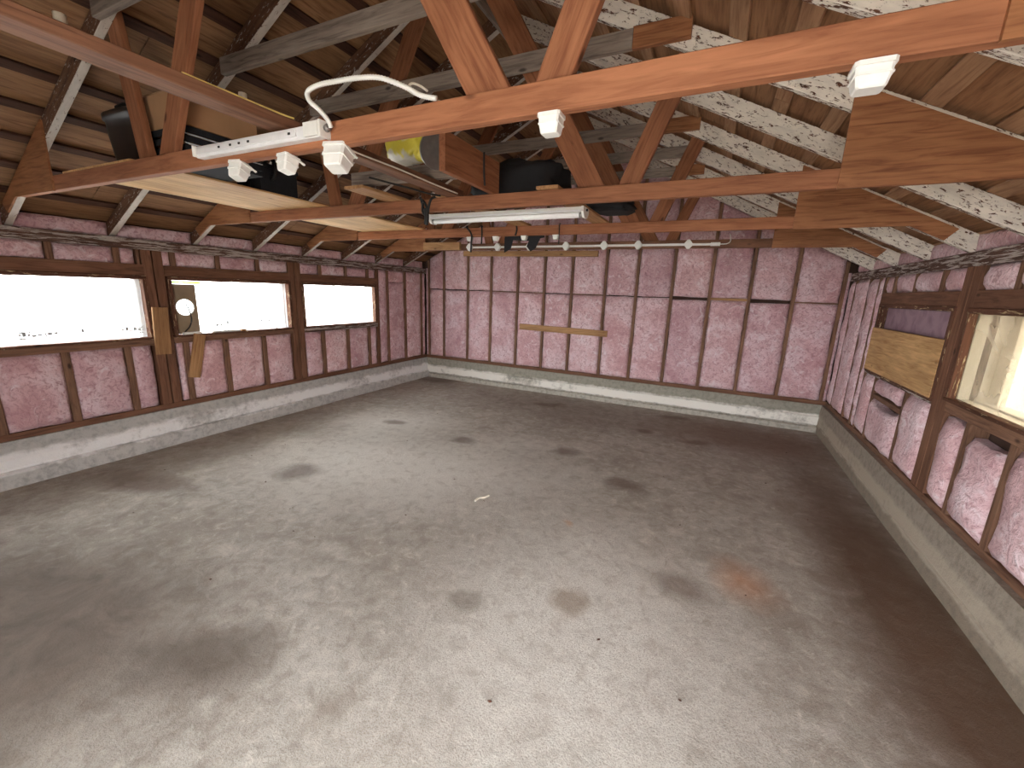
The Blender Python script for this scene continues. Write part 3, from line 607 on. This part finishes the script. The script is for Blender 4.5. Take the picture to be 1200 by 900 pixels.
# ------------------------------------------------------------------ things on the window side
def exhaust_vent():
    o = empty('exhaust_vent', (XL-0.035, 2.34, 1.066)); tag(o, 'grey-brown vent board with a round hole standing in the window opening', 'vent')
    u0, u1, z0, z1, cu, cz, r = 2.240, 2.446, 1.066, 1.552, 2.335, 1.328, 0.077
    n = 48; ring, out = [], []
    for k in range(n):
        a = 2*math.pi*k/n; ca, sa = math.cos(a), math.sin(a)
        ring.append((cu+r*ca, cz+r*sa))
        tmax = min(((u1-cu) if ca > 0 else (u0-cu))/ca if abs(ca) > 1e-6 else 9, ((z1-cz) if sa > 0 else (z0-cz))/sa if abs(sa) > 1e-6 else 9)
        out.append((cu+tmax*ca, cz+tmax*sa))
    for q in ((u0, z0), (u1, z0), (u1, z1), (u0, z1)):     # square up the corners
        k = min(range(n), key=lambda i: (out[i][0]-q[0])**2+(out[i][1]-q[1])**2); out[k] = q
    vs_ = []
    for x in (XL-0.042, XL-0.028):
        vs_ += [(x, u, z) for u, z in ring]+[(x, u, z) for u, z in out]
    fs = []
    for k in range(n):
        j = (k+1) % n
        fs += [(k, j, n+j, n+k), (2*n+k, 3*n+k, 3*n+j, 2*n+j), (k, 2*n+k, 2*n+j, j), (n+k, n+j, 3*n+j, 3*n+k)]
    L = Vector(o.location); p = link('board', pydata('board', [tuple(Vector(v)-L) for v in vs_], fs), M['vent'], o); p.location = L
    for k, t in enumerate((-0.045, -0.02, 0.006, 0.03, 0.052)):
        h = math.sqrt(max(0, r*r-t*t)); tube('grille_wire', o, M['ink'], [(XL-0.036, cu+t, cz-h), (XL-0.036, cu+t+0.012, cz+h)], 0.0012, seg=5)
    rim = [(XL-0.026, cu+(r+0.003)*math.cos(2*math.pi*k/32), cz+(r+0.003)*math.sin(2*math.pi*k/32)) for k in range(33)]
    q = link('rim', tube_mesh('rim', [Vector(v)-L for v in rim], 0.004, 6), M['white'], o); q.location = L
    tube('greenery_gap', o, M['green'], [(XL-0.032, 2.24, 1.566), (XL-0.032, 2.40, 1.568), (XL-0.032, 2.50, 1.566)], 0.009, seg=8)  # strip stands in for greenery seen through the gap above the board
M['vent'] = plain('grey_brown_board', srgb(150, 132, 108), 0.8, 0, 0.1, 10)
exhaust_vent()
q = tube('vent_cable', None, M['black'], [(XL-0.018, 2.325, 1.385), (XL-0.017, 2.35, 1.34), (XL-0.016, 2.368, 1.27), (XL-0.016, 2.372, 1.20), (XL-0.016, 2.345, 1.135), (XL-0.012, 2.305, 1.095), (XL-0.012, 2.30, 1.087)], 0.006)
tag(q, 'short black cable drooping from the round vent hole to the sill', 'cable')
def strip_thing(name, label, cat, mat, p0, p1, wd, h, group=None, upv=(0, 0, 1)):
    o = beam(name, None, M[mat], p0, p1, wd, h, upv); return tag(o, label, cat, group)
strip_thing('trim_scrap', 'short white trim scrap lying on the sill below the vent board', 'trim', 'white', (XL-0.003, 2.28, 1.0735), (XL-0.006, 2.44, 1.0735), 0.036, 0.022)
strip_thing('trim_scrap', 'long white trim scrap lying along the sill of the vented window', 'trim', 'white', (XL-0.022, 2.55, 1.072), (XL-0.005, 2.83, 1.072), 0.030, 0.019)
strip_thing('wood_block', 'tan wood block at the end of the long white trim scrap', 'block', 'tan', (XL-0.005, 2.84, 1.0735), (XL+0.0, 2.89, 1.0735), 0.04, 0.022)
bd = strip_thing('hanging_board', 'tan board nailed upright on the post between the two longer windows', 'board', 'tan', (XL+0.032, 2.075, 0.895), (XL+0.032, 2.095, 1.335), 0.125, 0.020, None, (1, 0, 0))
bd = strip_thing('prop_board', 'tan board leaning slantwise below the round-holed vent board', 'board', 'tan', (XL+0.030, 2.305, 0.63), (XL+0.030, 2.405, 1.060), 0.105, 0.022, None, (1, 0, 0))
strip_thing('nailed_batten', 'single horizontal wood batten nailed across the far pink wall', 'batten', 'tan', (-2.81, YB-0.0205, 1.043), (-1.38, YB-0.0205, 1.028), 0.026, 0.092)
# twig on the third sill of the vented window
q = tube('bent_wire', None, M['ink'], [(XL-0.024, 3.28, 1.063), (XL-0.028, 3.27, 1.12), (XL-0.028, 3.22, 1.175), (XL-0.028, 3.19, 1.16)], 0.008); tag(q, 'small bent grey wire standing on the window sill', 'wire')
# ------------------------------------------------------------------ lights and wiring in the roof
def lamp_channel():
    o = empty('lamp_channel', (-1.80, 1.236, 2.13)); tag(o, 'bare white fluorescent lamp channel without tube on the front truss chord', 'lamp')
    y1 = 1.2495; x0, x1 = -2.20, -1.40
    ch = box('channel', o, M['enamel'], (x0, y1-0.036, 2.138), (x1+0.0, y1, 2.184))
    box('tube_tray', o, M['enamel'], (x0+0.015, y1-0.043, 2.150), (x1-0.13, y1-0.0362, 2.172))
    box('lamp_holder', o, M['white'], (x1-0.075, y1-0.052, 2.140), (x1-0.0, y1-0.0362, 2.188))
    box('lamp_holder', o, M['white'], (x0, y1-0.052, 2.140), (x0+0.012, y1-0.0362, 2.184))
    box('end_cap', o, M['white'], (x1, y1-0.050, 2.134), (x1+0.012, y1, 2.190))
    for x in (-2.02, -1.94, -1.88, -1.82, -1.57): box('screw', ch, M['black'], (x, y1-0.0455, 2.158), (x+0.012, y1-0.043, 2.166))
    tube('cable_clamp', o, M['metal'], [(x1+0.012, y1-0.022, 2.165), (x1+0.028, y1-0.022, 2.169)], 0.013, seg=12)
lamp_channel()
ctrl = [(-1.361, 1.2275, 2.166), (-1.360, 1.214, 2.186), (-1.385, 1.20, 2.218), (-1.422, 1.19, 2.250), (-1.425, 1.19, 2.280), (-1.375, 1.20, 2.297), (-1.29, 1.21, 2.300), (-1.20, 1.215, 2.297), (-1.11, 1.22, 2.284), (-1.02, 1.235, 2.25), (-0.965, 1.25, 2.222), (-0.91, 1.262, 2.2095)]
q = tube('flexible_conduit', None, M['white'], ctrl, 0.0080, n=16, seg=10, ripple=0.15); tag(q, 'white corrugated flexible conduit arching from the lamp channel over the chord', 'conduit')
q = tube('wire_loop', None, M['cream'], [(-0.89, 1.284, 2.202), (-0.93, 1.284, 2.215), (-0.985, 1.284, 2.235), (-1.025, 1.284, 2.250), (-1.048, 1.284, 2.268), (-1.030, 1.284, 2.281), (-0.995, 1.284, 2.268), (-0.965, 1.284, 2.248)], 0.004); tag(q, 'thin cream wire looped beside the white conduit end', 'wire')
def socket_mesh(wd, dp, h):
    """tapered square cup with a lid lip, hanging below its top plate (local origin = middle of the top)"""
    lv = [(0.0, 1.0), (-0.010, 1.0), (-0.010, 0.90), (-h*0.45, 0.88), (-h*0.47, 0.94), (-h*0.53, 0.94), (-h*0.55, 0.86), (-h*0.94, 0.74), (-h, 0.66)]
    vs_, fs = [], []
    for z, k in lv: 
        a, b = wd/2*k, dp/2*k; c = 0.2*min(a, b)
        vs_ += [(x, y, z) for x, y in ((-a+c, -b), (a-c, -b), (a, -b+c), (a, b-c), (a-c, b), (-a+c, b), (-a, b-c), (-a, -b+c))]
    for i in range(len(lv)-1):
        for k in range(8): fs.append((i*8+k, i*8+(k+1) % 8, (i+1)*8+(k+1) % 8, (i+1)*8+k))
    fs.append(tuple(range(7, -1, -1))); fs.append(tuple((len(lv)-1)*8+k for k in range(8)))
    return pydata('cup', vs_, fs)
def lamp_socket(x, y, label, group, wd=0.070, h=0.055, tilt=0.0, rz=0.0, arm=False, z=2.113):
    o = empty('lamp_socket', (x, y, z)); tag(o, label, 'socket', group)
    cup = link('cup', socket_mesh(wd, wd*0.9, h), M['white'], None); cup.parent = o; cup.rotation_euler = (tilt, 0, rz); cup.location = (0, 0, -0.004 if arm else 0)
    if arm:
        for s in (-1, 1):
            a = beam('bracket_arm', None, M['white'], (s*wd*0.38, -0.004, -0.002), (s*wd*0.38, 0.050, -0.026), 0.010, 0.006); a.parent = o; a.matrix_parent_inverse.identity()
    nut = link('base_plate', boxes_mesh('base_plate', [(-wd*0.42, -0.018, -0.003, wd*0.42, 0.018, 0.0)]), M['metal'], None); nut.parent = o
lamp_socket(-1.985, 1.275, 'tilted white socket under the front chord, beside the black case', None, 0.075, 0.070, -0.35, 0.2, True)
lamp_socket(-1.665, 1.275, 'tilted white socket between the black case and the larger bracketed socket', None, 0.075, 0.065, -0.25, -0.1, True)
lamp_socket(-1.375, 1.275, 'largest white socket with bracket arms, at the end of the corded joist', None, 0.098, 0.085, -0.35, 0.25, True)
lamp_socket(-0.507, 1.275, 'upright white socket under the front chord between the two truss webs', None, 0.070, 0.055)
lamp_socket(0.246, 1.275, 'upright white socket under the front chord beside the plywood gusset', None, 0.076, 0.052)
for x, lb in ((-2.30, 'small white socket beside the longest hanging black cable'), (-2.005, 'small white socket between the short black cable and the black straps'), (-1.70, 'small white socket in the middle of the pair of black straps'), (-1.385, 'small white socket beside the straight thin black cable')):
    lamp_socket(x, 3.74, lb, 'sockets under the strapped chord', 0.058, 0.040)
# hanging tube lamp
def tube_lamp():
    x0, x1, y = -2.06, -0.84, 2.80; z0, z1 = 2.098, 2.150
    o = empty('tube_lamp', ((x0+x1)/2, y, z0)); tag(o, 'hanging white fluorescent lamp with one bare tube between two trusses', 'lamp')
    box('channel', o, M['white'], (x0, y-0.05, z0+0.022), (x1, y+0.05, z1))
    prism_y('reflector', o, M['enamel'], [(x0, z0+0.030), (x1, z0+0.030), (x1, z0+0.022), (x0, z0+0.022)], y-0.062, y+0.062)
    for x in (x0, x1-0.012):
        e = prism_x('end_cap', o, M['white'], [(y-0.062, z1), (y+0.062, z1), (y+0.062, z0+0.02), (y+0.03, z0-0.012), (y-0.03, z0-0.012), (y-0.062, z0+0.02)], x-0.004 if x == x0 else x, x+0.012 if x == x0 else x+0.016)
    lt = tube('lamp_tube', o, M['tube'], [(x0+0.03, y-0.022, z0+0.002), (x1-0.03, y-0.022, z0+0.002)], 0.017, seg=16)
    for x in (x0+0.014, x1-0.032): tube('tube_cap', lt, M['metal'], [(x, y-0.022, z0+0.002), (x+0.018, y-0.022, z0+0.002)], 0.0178, seg=16)
    for x in (-1.72, -0.985): tube('hanger', o, M['metal'], [(x, y, z1-0.002), (x, y, 2.199)], 0.003, seg=6)
    tube('pull_plug', o, M['black'], [(x1+0.012, y-0.03, 2.128), (x1+0.024, y-0.03, 2.128)], 0.008, seg=8)
def prism_x(name, parent, mat, poly, x0, x1):
    n = len(poly); cy = sum(p[0] for p in poly)/n; cz = sum(p[1] for p in poly)/n; cx = (x0+x1)/2
    vs_ = [(x0-cx, y-cy, z-cz) for y, z in poly]+[(x1-cx, y-cy, z-cz) for y, z in poly]
    fs = [tuple(range(n)), tuple(range(2*n-1, n-1, -1))]+[(i, (i+1) % n, (i+1) % n+n, i+n) for i in range(n)]
    o = link(name, pydata(name, vs_, fs), mat, parent); o.location = (cx, cy, cz); return o
tube_lamp()
# planks and boards lying on the chords (top of chords z = 2.198)
ZT = 2.1985
strip_thing('plywood_sheet', 'pale plywood sheet across the front two trusses, under the black case', 'plywood', 'pale', (-3.27, 1.2555, ZT+0.006), (-3.27, 2.53, ZT+0.006), 0.80, 0.012)
strip_thing('plywood_sheet', 'pale plywood sheet across the middle two trusses, left of the tube lamp', 'plywood', 'pale', (-3.30, 2.535, ZT+0.006), (-3.30, 3.80, ZT+0.006), 0.86, 0.012)
strip_thing('hanger_board', 'pale board over the far end of the tube lamp, resting on two chords', 'board', 'tan', (-1.72, 2.46, ZT+0.010), (-1.72, 3.78, ZT+0.010), 0.14, 0.019)
strip_thing('hanger_board', 'pale board over the capped plug end of the tube lamp', 'board', 'tan', (-0.985, 2.46, ZT+0.010), (-0.985, 3.78, ZT+0.010), 0.14, 0.019)
strip_thing('joist', 'flat brown joist with yellow cord, running from the entrance over the lamp channel', 'joist', 'header', (-1.665, 0.0, ZT+0.02), (-1.665, 1.30, ZT+0.02), 0.105, 0.040)
strip_thing('joist', 'brown joist with a cream cord along it, beside the yellow bag', 'joist', 'header', (-1.665, 1.3035, ZT+0.022), (-1.665, 2.54, ZT+0.022), 0.10, 0.044)
strip_thing('cross_board', 'greyish cross board carrying the yellow bag', 'board', 'grey', (-2.30, 2.24, ZT+0.09), (-1.42, 2.24, ZT+0.09), 0.04, 0.085)
strip_thing('cross_board', 'flat tan board end beneath the greyish cross board', 'board', 'tan', (-2.16, 2.10, ZT+0.010), (-2.16, 2.54, ZT+0.010), 0.16, 0.019)
strip_thing('upright_board', 'reddish board standing on edge with a black wire over it', 'board', 'fir', (-1.368, 1.94, ZT+0.098), (-1.368, 2.54, ZT+0.098), 0.038, 0.195)
strip_thing('pale_beam', 'pale wood board spanning in front of the far pink wall', 'board', 'tan', (-3.55, 5.655-0.05, 2.13), (-1.47, 5.655-0.05, 2.12), 0.036, 0.075)
q = tube('yellow_cord', None, M['yellowcord'], [(-1.618, 0.88, ZT+0.042), (-1.618, 1.0, ZT+0.042), (-1.615, 1.20, ZT+0.042), (-1.60, 1.262, ZT+0.04)], 0.0035); tag(q, 'thin yellow cord running along the entrance joist', 'cord')
q = tube('cream_cord', None, M['cream'], [(-1.608, 1.36, 2.214), (-1.606, 1.6, 2.209), (-1.608, 1.9, 2.213), (-1.606, 2.2, 2.208), (-1.600, 2.44, 2.207)], 0.0045); tag(q, 'cream cord stapled to the side of the joist by the yellow bag', 'cord')
q = tube('joist_block', None, M['cream'], [(-1.66, 0.62, ZT+0.041), (-1.66, 0.62, ZT+0.075)], 0.014, seg=10); tag(q, 'small pale peg standing on the entrance joist near its outer end', 'peg')
q = tube('joist_block', None, M['cream'], [(-1.66, 1.10, ZT+0.041), (-1.66, 1.10, ZT+0.075)], 0.014, seg=10); tag(q, 'small pale peg standing on the entrance joist near the lamp channel', 'peg')
# yellow bag (puffy, creased)
def blob(name, mat, loc, size, seed, amp=0.18, freq=2.2, sub=4, parent=None, squash=0.0):
    bm = bmesh.new(); bmesh.ops.create_icosphere(bm, subdivisions=sub, radius=1)
    for v in bm.verts:
        p = v.co.copy(); e = 0.55   # boxy roundness
        q_ = Vector([math.copysign(abs(c)**e, c) for c in p])*0.8
        k = 1+amp*noise.noise(q_*freq+Vector((seed, 0, 0)))+amp*0.5*noise.noise(q_*freq*2.7+Vector((0, seed, 0)))
        v.co = Vector((q_.x*k*size[0]/2, q_.y*k*size[1]/2, q_.z*k*size[2]/2))
    zmin = min(v.co.z for v in bm.verts)
    for v in bm.verts: v.co.z = max(v.co.z, zmin*0.86)-zmin*0.86
    me = bpy.data.meshes.new(name); bm.to_mesh(me); bm.free()
    for p in me.polygons: p.use_smooth = True
    o = link(name, me, M[mat], parent); o.location = loc; return o
q = blob('plastic_bag', 'bag', (-1.78, 2.17, ZT+0.1335), (0.34, 0.20, 0.26), 3.0); tag(q, 'crumpled yellow and white plastic bag on the greyish cross board', 'bag')
pl = link('metal_lid', tube_mesh('metal_lid', [(0, 0, 0), (0.004, 0, 0), (0.006, 0, 0), (0.022, 0, 0)], [0.085, 0.098, 0.10, 0.10], 28, 0.0, False), M['metal']); pl.location = (-1.54, 2.12, ZT+0.165); pl.rotation_euler = (0, 0.25, -0.5)
tag(pl, 'round dull metal lid leaning between the yellow bag and the upright board', 'lid')
q = blob('black_bundle', 'blackcloth', (-1.37, 2.92, ZT+0.020), (0.88, 0.46, 0.34), 8.0, 0.25); tag(q, 'larger bundle of black cloth lying over both boards of the tube lamp', 'bundle')
q = blob('black_bundle', 'blackcloth', (-0.83, 3.42, ZT+0.020), (0.44, 0.36, 0.13), 12.0, 0.25); tag(q, 'flatter bundle of black cloth beside the truss webs', 'bundle')
# black case
def black_case():
    o = empty('black_case', (-2.97, 2.12, ZT+0.012)); tag(o, 'black plastic case with a clasp sitting on the pale plywood', 'case')
    x0, x1, y0, y1, z0 = -3.14, -2.885, 1.98, 2.26, ZT+0.0125
    box('body', o, M['charcoal'], (x0, y0, z0), (x1, y1, z0+0.155))
    ld = box('lid', o, M['charcoal'], (x0-0.008, y0-0.008, z0+0.156), (x1+0.008, y1+0.008, z0+0.182))
    box('rib', o, M['black'], (x0+0.13, y0-0.008, z0+0.01), (x0+0.145, y0-0.0005, z0+0.150))
    tube('handle', ld, M['black'], [(x1-0.05, y0+0.08, z0+0.183), (x1-0.03, y0+0.08, z0+0.225), (x1+0.025, y0+0.08, z0+0.215), (x1+0.045, y0+0.08, z0+0.15), (x1+0.03, y0+0.08, z0+0.10), (x1+0.0, y0+0.08, z0+0.09)], 0.014, seg=10)
    box('clasp', ld, M['metal'], (x0+0.19, y0-0.016, z0+0.135), (x0+0.215, y0-0.0085, z0+0.170))
black_case()
# dark bin and boxes behind the left web of the front truss
def bin_():
    o = empty('storage_bin', (-3.20, 1.52, ZT+0.0125)); tag(o, 'dark plastic bin with a rim on the plywood, left of the truss web', 'bin')
    lv = [(0.0, 0.80), (0.02, 0.84), (0.20, 0.97), (0.28, 1.0), (0.28, 1.06), (0.31, 1.06), (0.31, 0.97), (0.30, 0.96), (0.06, 0.80)]
    vs_, fs = [], []; a0, b0 = 0.20, 0.16
    for z, k in lv:
        for q_ in range(24):
            t = 2*math.pi*q_/24; c, s = math.cos(t), math.sin(t)
            vs_.append((a0*k*math.copysign(abs(c)**0.45, c), b0*k*math.copysign(abs(s)**0.45, s), z))
    for i in range(len(lv)-1):
        for k in range(24): fs.append((i*24+k, i*24+(k+1) % 24, (i+1)*24+(k+1) % 24, (i+1)*24+k))
    fs.append(tuple(range(23, -1, -1))); fs.append(tuple((len(lv)-1)*24+k for k in range(24)))
    b = link('tub', pydata('tub', vs_, fs, True), M['darkbin'], o); b.location = o.location
    blob('dark_bag_liner', 'blackcloth', (-3.18, 1.52, ZT+0.24), (0.38, 0.30, 0.20), 5.0, 0.2, parent=o)
bin_()
def crate():
    o = empty('crate', (-2.72, 1.55, ZT+0.0125)); tag(o, 'low black slatted crate beneath the cardboard box', 'crate')
    x0, x1, y0, y1, z0 = -2.945, -2.52, 1.345, 1.75, ZT+0.0125
    box('base', o, M['charcoal'], (x0, y0, z0), (x1, y1, z0+0.012))
    for k in range(3):
        z = z0+0.03+0.045*k
        for y in (y0, y1-0.01): box('slat', o, M['charcoal'], (x0, y, z), (x1, y+0.01, z+0.03))
        for x in (x0, x1-0.01): box('slat', o, M['charcoal'], (x, y0+.0105, z), (x+0.01, y1-.0105, z+0.03))
    for x in (x0+.010, x1-.022):
        for y in (y0+.010, y1-.022): box('post', o, M['charcoal'], (x, y, z0+0.012), (x+0.012, y+0.012, z0+0.155))
    for k in (0, 1): tube('pale_edge', o, M['ink'], [(x1+0.001, y0+0.0, z0+0.066+0.045*k), (x1+0.001, y1, z0+0.066+0.045*k)], 0.003, seg=6)
crate()
def carton():
    o = empty('cardboard_box', (-2.72, 1.55, ZT+0.168)); tag(o, 'plain brown cardboard box on the black slatted crate', 'box')
    z0 = ZT+0.1685
    box('body', o, M['card'], (-2.93, 1.36, z0), (-2.53, 1.74, z0+0.17))
    box('flap', o, M['card'], (-2.93, 1.36, z0+0.171), (-2.53, 1.548, z0+0.175)); box('flap', o, M['card'], (-2.93, 1.552, z0+0.171), (-2.53, 1.74, z0+0.175))
carton()
# conduit with diamond boxes on the far truss chord
def conduit_run():
    y = 4.979-0.022; o = empty('conduit_run', (-1.55, y, 2.150)); tag(o, 'long white surface conduit with diamond-shaped boxes on the far truss chord', 'conduit')
    xs = (-3.05, -2.63, -2.18, -1.70, -1.24, -0.855, -0.335, -0.07)
    ends = list(zip(xs[:-1], xs[1:]))
    for a, b in ends: box('pipe', o, M['white'], (a+0.03, y+0.006, 2.138), (b-0.03 if b > -0.2 else b-0.03, y+0.022, 2.162))
    for x in xs[:-1]:
        r = 0.048; prism_y('junction_box', o, M['white'], [(x-r, 2.150), (x-0.012, 2.150-r), (x+0.012, 2.150-r), (x+r, 2.150), (x+0.012, 2.150+r), (x-0.012, 2.150+r)], y-0.018, y+0.022)
    box('end_plug', o, M['white'], (-0.12, y-0.004, 2.132), (-0.03, y+0.022, 2.168))
    tube('lead_wire', o, M['white'], [(-0.03, y+0.01, 2.150), (0.03, y, 2.152), (0.06, y, 2.175), (0.055, y, 2.22), (0.05, y+0.02, 2.245)], 0.005)
conduit_run()
# black straps, cables
def straps():
    o = empty('black_strap', (-1.75, 3.80, 2.10)); tag(o, 'pair of black cloth straps hanging below the truss chord', 'strap')
    y = 3.79
    prism_y('band', o, M['blackcloth'], [(-1.93, 2.195), (-1.52, 2.195), (-1.52, 2.10), (-1.70, 2.07), (-1.93, 2.09)], y-0.008, y+0.004)
    prism_y('strap_end', o, M['blackcloth'], [(-1.93, 2.10), (-1.83, 2.10), (-1.86, 2.0), (-1.93, 1.965)], y-0.012, y-0.0085)
    prism_y('strap_end', o, M['blackcloth'], [(-1.66, 2.10), (-1.55, 2.10), (-1.60, 2.0), (-1.65, 1.975), (-1.69, 2.02)], y-0.012, y-0.0085)
straps()
def cable(label, pts, rad=0.007, group=None): tag(tube('hanging_cable', None, M['black'], pts, rad), label, 'cable', group)
yf3 = 3.74-0.027
cable('longest thin black cable hanging in front of the strapped chord', [(-2.33, 3.735, 2.212), (-2.325, yf3, 2.202), (-2.29, yf3, 2.17), (-2.265, yf3, 2.12), (-2.268, yf3, 2.05), (-2.272, yf3, 1.965)], 0.009)
cable('short black cable hanging beside the longest one on the strapped chord', [(-2.155, 3.735, 2.209), (-2.150, yf3, 2.199), (-2.148, yf3, 2.13), (-2.150, yf3, 2.045)], 0.007)
cable('short black cable draped over the strapped chord above the black straps', [(-1.80, 3.735, 2.209), (-1.775, yf3, 2.199), (-1.770, yf3, 2.16), (-1.785, yf3, 2.115)], 0.008)
cable('straight thin black cable hanging by the last small socket', [(-1.345, 3.735, 2.206), (-1.345, yf3, 2.197), (-1.345, yf3, 2.12), (-1.345, yf3, 2.03)], 0.005)
yf2 = 2.50-0.030
def coil():
    o = empty('cable_coil', (-1.84, yf2, 2.06)); tag(o, 'coiled black cable hung over the chord near the tube lamp end', 'cable')
    tube('loop', o, M['black'], [(-1.94, 2.49, 2.21), (-1.92, yf2, 2.20), (-1.905, yf2, 2.15), (-1.885, yf2-.005, 2.10), (-1.86, yf2, 2.10), (-1.855, yf2, 2.14), (-1.83, yf2-.004, 2.19), (-1.79, yf2, 2.205), (-1.775, 2.49, 2.212)], 0.008)
    tube('loop', o, M['black'], [(-1.91, yf2-.008, 2.195), (-1.875, yf2-.012, 2.165), (-1.86, yf2-.010, 2.12), (-1.875, yf2-.012, 2.09), (-1.90, yf2-.010, 2.12), (-1.895, yf2-.010, 2.17)], 0.008)
    tube('tail', o, M['black'], [(-1.875, yf2-.006, 2.13), (-1.865, yf2-.008, 2.09), (-1.868, yf2-.006, 2.05), (-1.875, yf2-.004, 2.03)], 0.016)
coil()
cable('black wire looped over the reddish upright board', [(-1.3425, 2.33, 2.394), (-1.3425, 2.33, 2.36), (-1.3425, 2.335, 2.28), (-1.3425, 2.345, 2.215)], 0.006)
cable('loose black wire lying behind the joist with the cream cord', [(-1.95, 2.02, 2.23), (-1.90, 2.12, 2.222), (-1.84, 2.25, 2.214), (-1.79, 2.38, 2.206), (-1.74, 2.45, 2.203)], 0.006)
# ------------------------------------------------------------------ bits on the floor
q = tube('white_scrap', None, M['cream'], [(-1.475, 2.52, 0.010), (-1.47, 2.57, 0.012), (-1.44, 2.60, 0.011), (-1.425, 2.65, 0.010)], [0.008]*25, n=8); tag(q, 'thin curled white scrap lying on the bare concrete floor', 'scrap')
def crumbs():
    r = random.Random(5); vs_, fs = [], []
    for k in range(60):
        x, y, s, a = r.uniform(-4.2, 0.9), r.uniform(0.9, 5.8), r.uniform(0.003, 0.007), r.uniform(0, 6.3)
        b = len(vs_)
        for dx, dy, dz in ((-2*s, 0, 0), (0, -s, 0), (1.6*s, 0, 0), (0, s, 0), (0.2*s, 0, s*0.9)):
            vs_.append((x+dx*math.cos(a)-dy*math.sin(a), y+dx*math.sin(a)+dy*math.cos(a), 0.003+dz))
        fs += [(b, b+1, b+4), (b+1, b+2, b+4), (b+2, b+3, b+4), (b+3, b, b+4), (b+3, b+2, b+1, b)]
    o = link('debris', pydata('debris', vs_, fs), M['strip_d']); tag(o, 'scattered dark leaf crumbs and grit on the concrete floor', 'debris', kind='stuff')
crumbs()
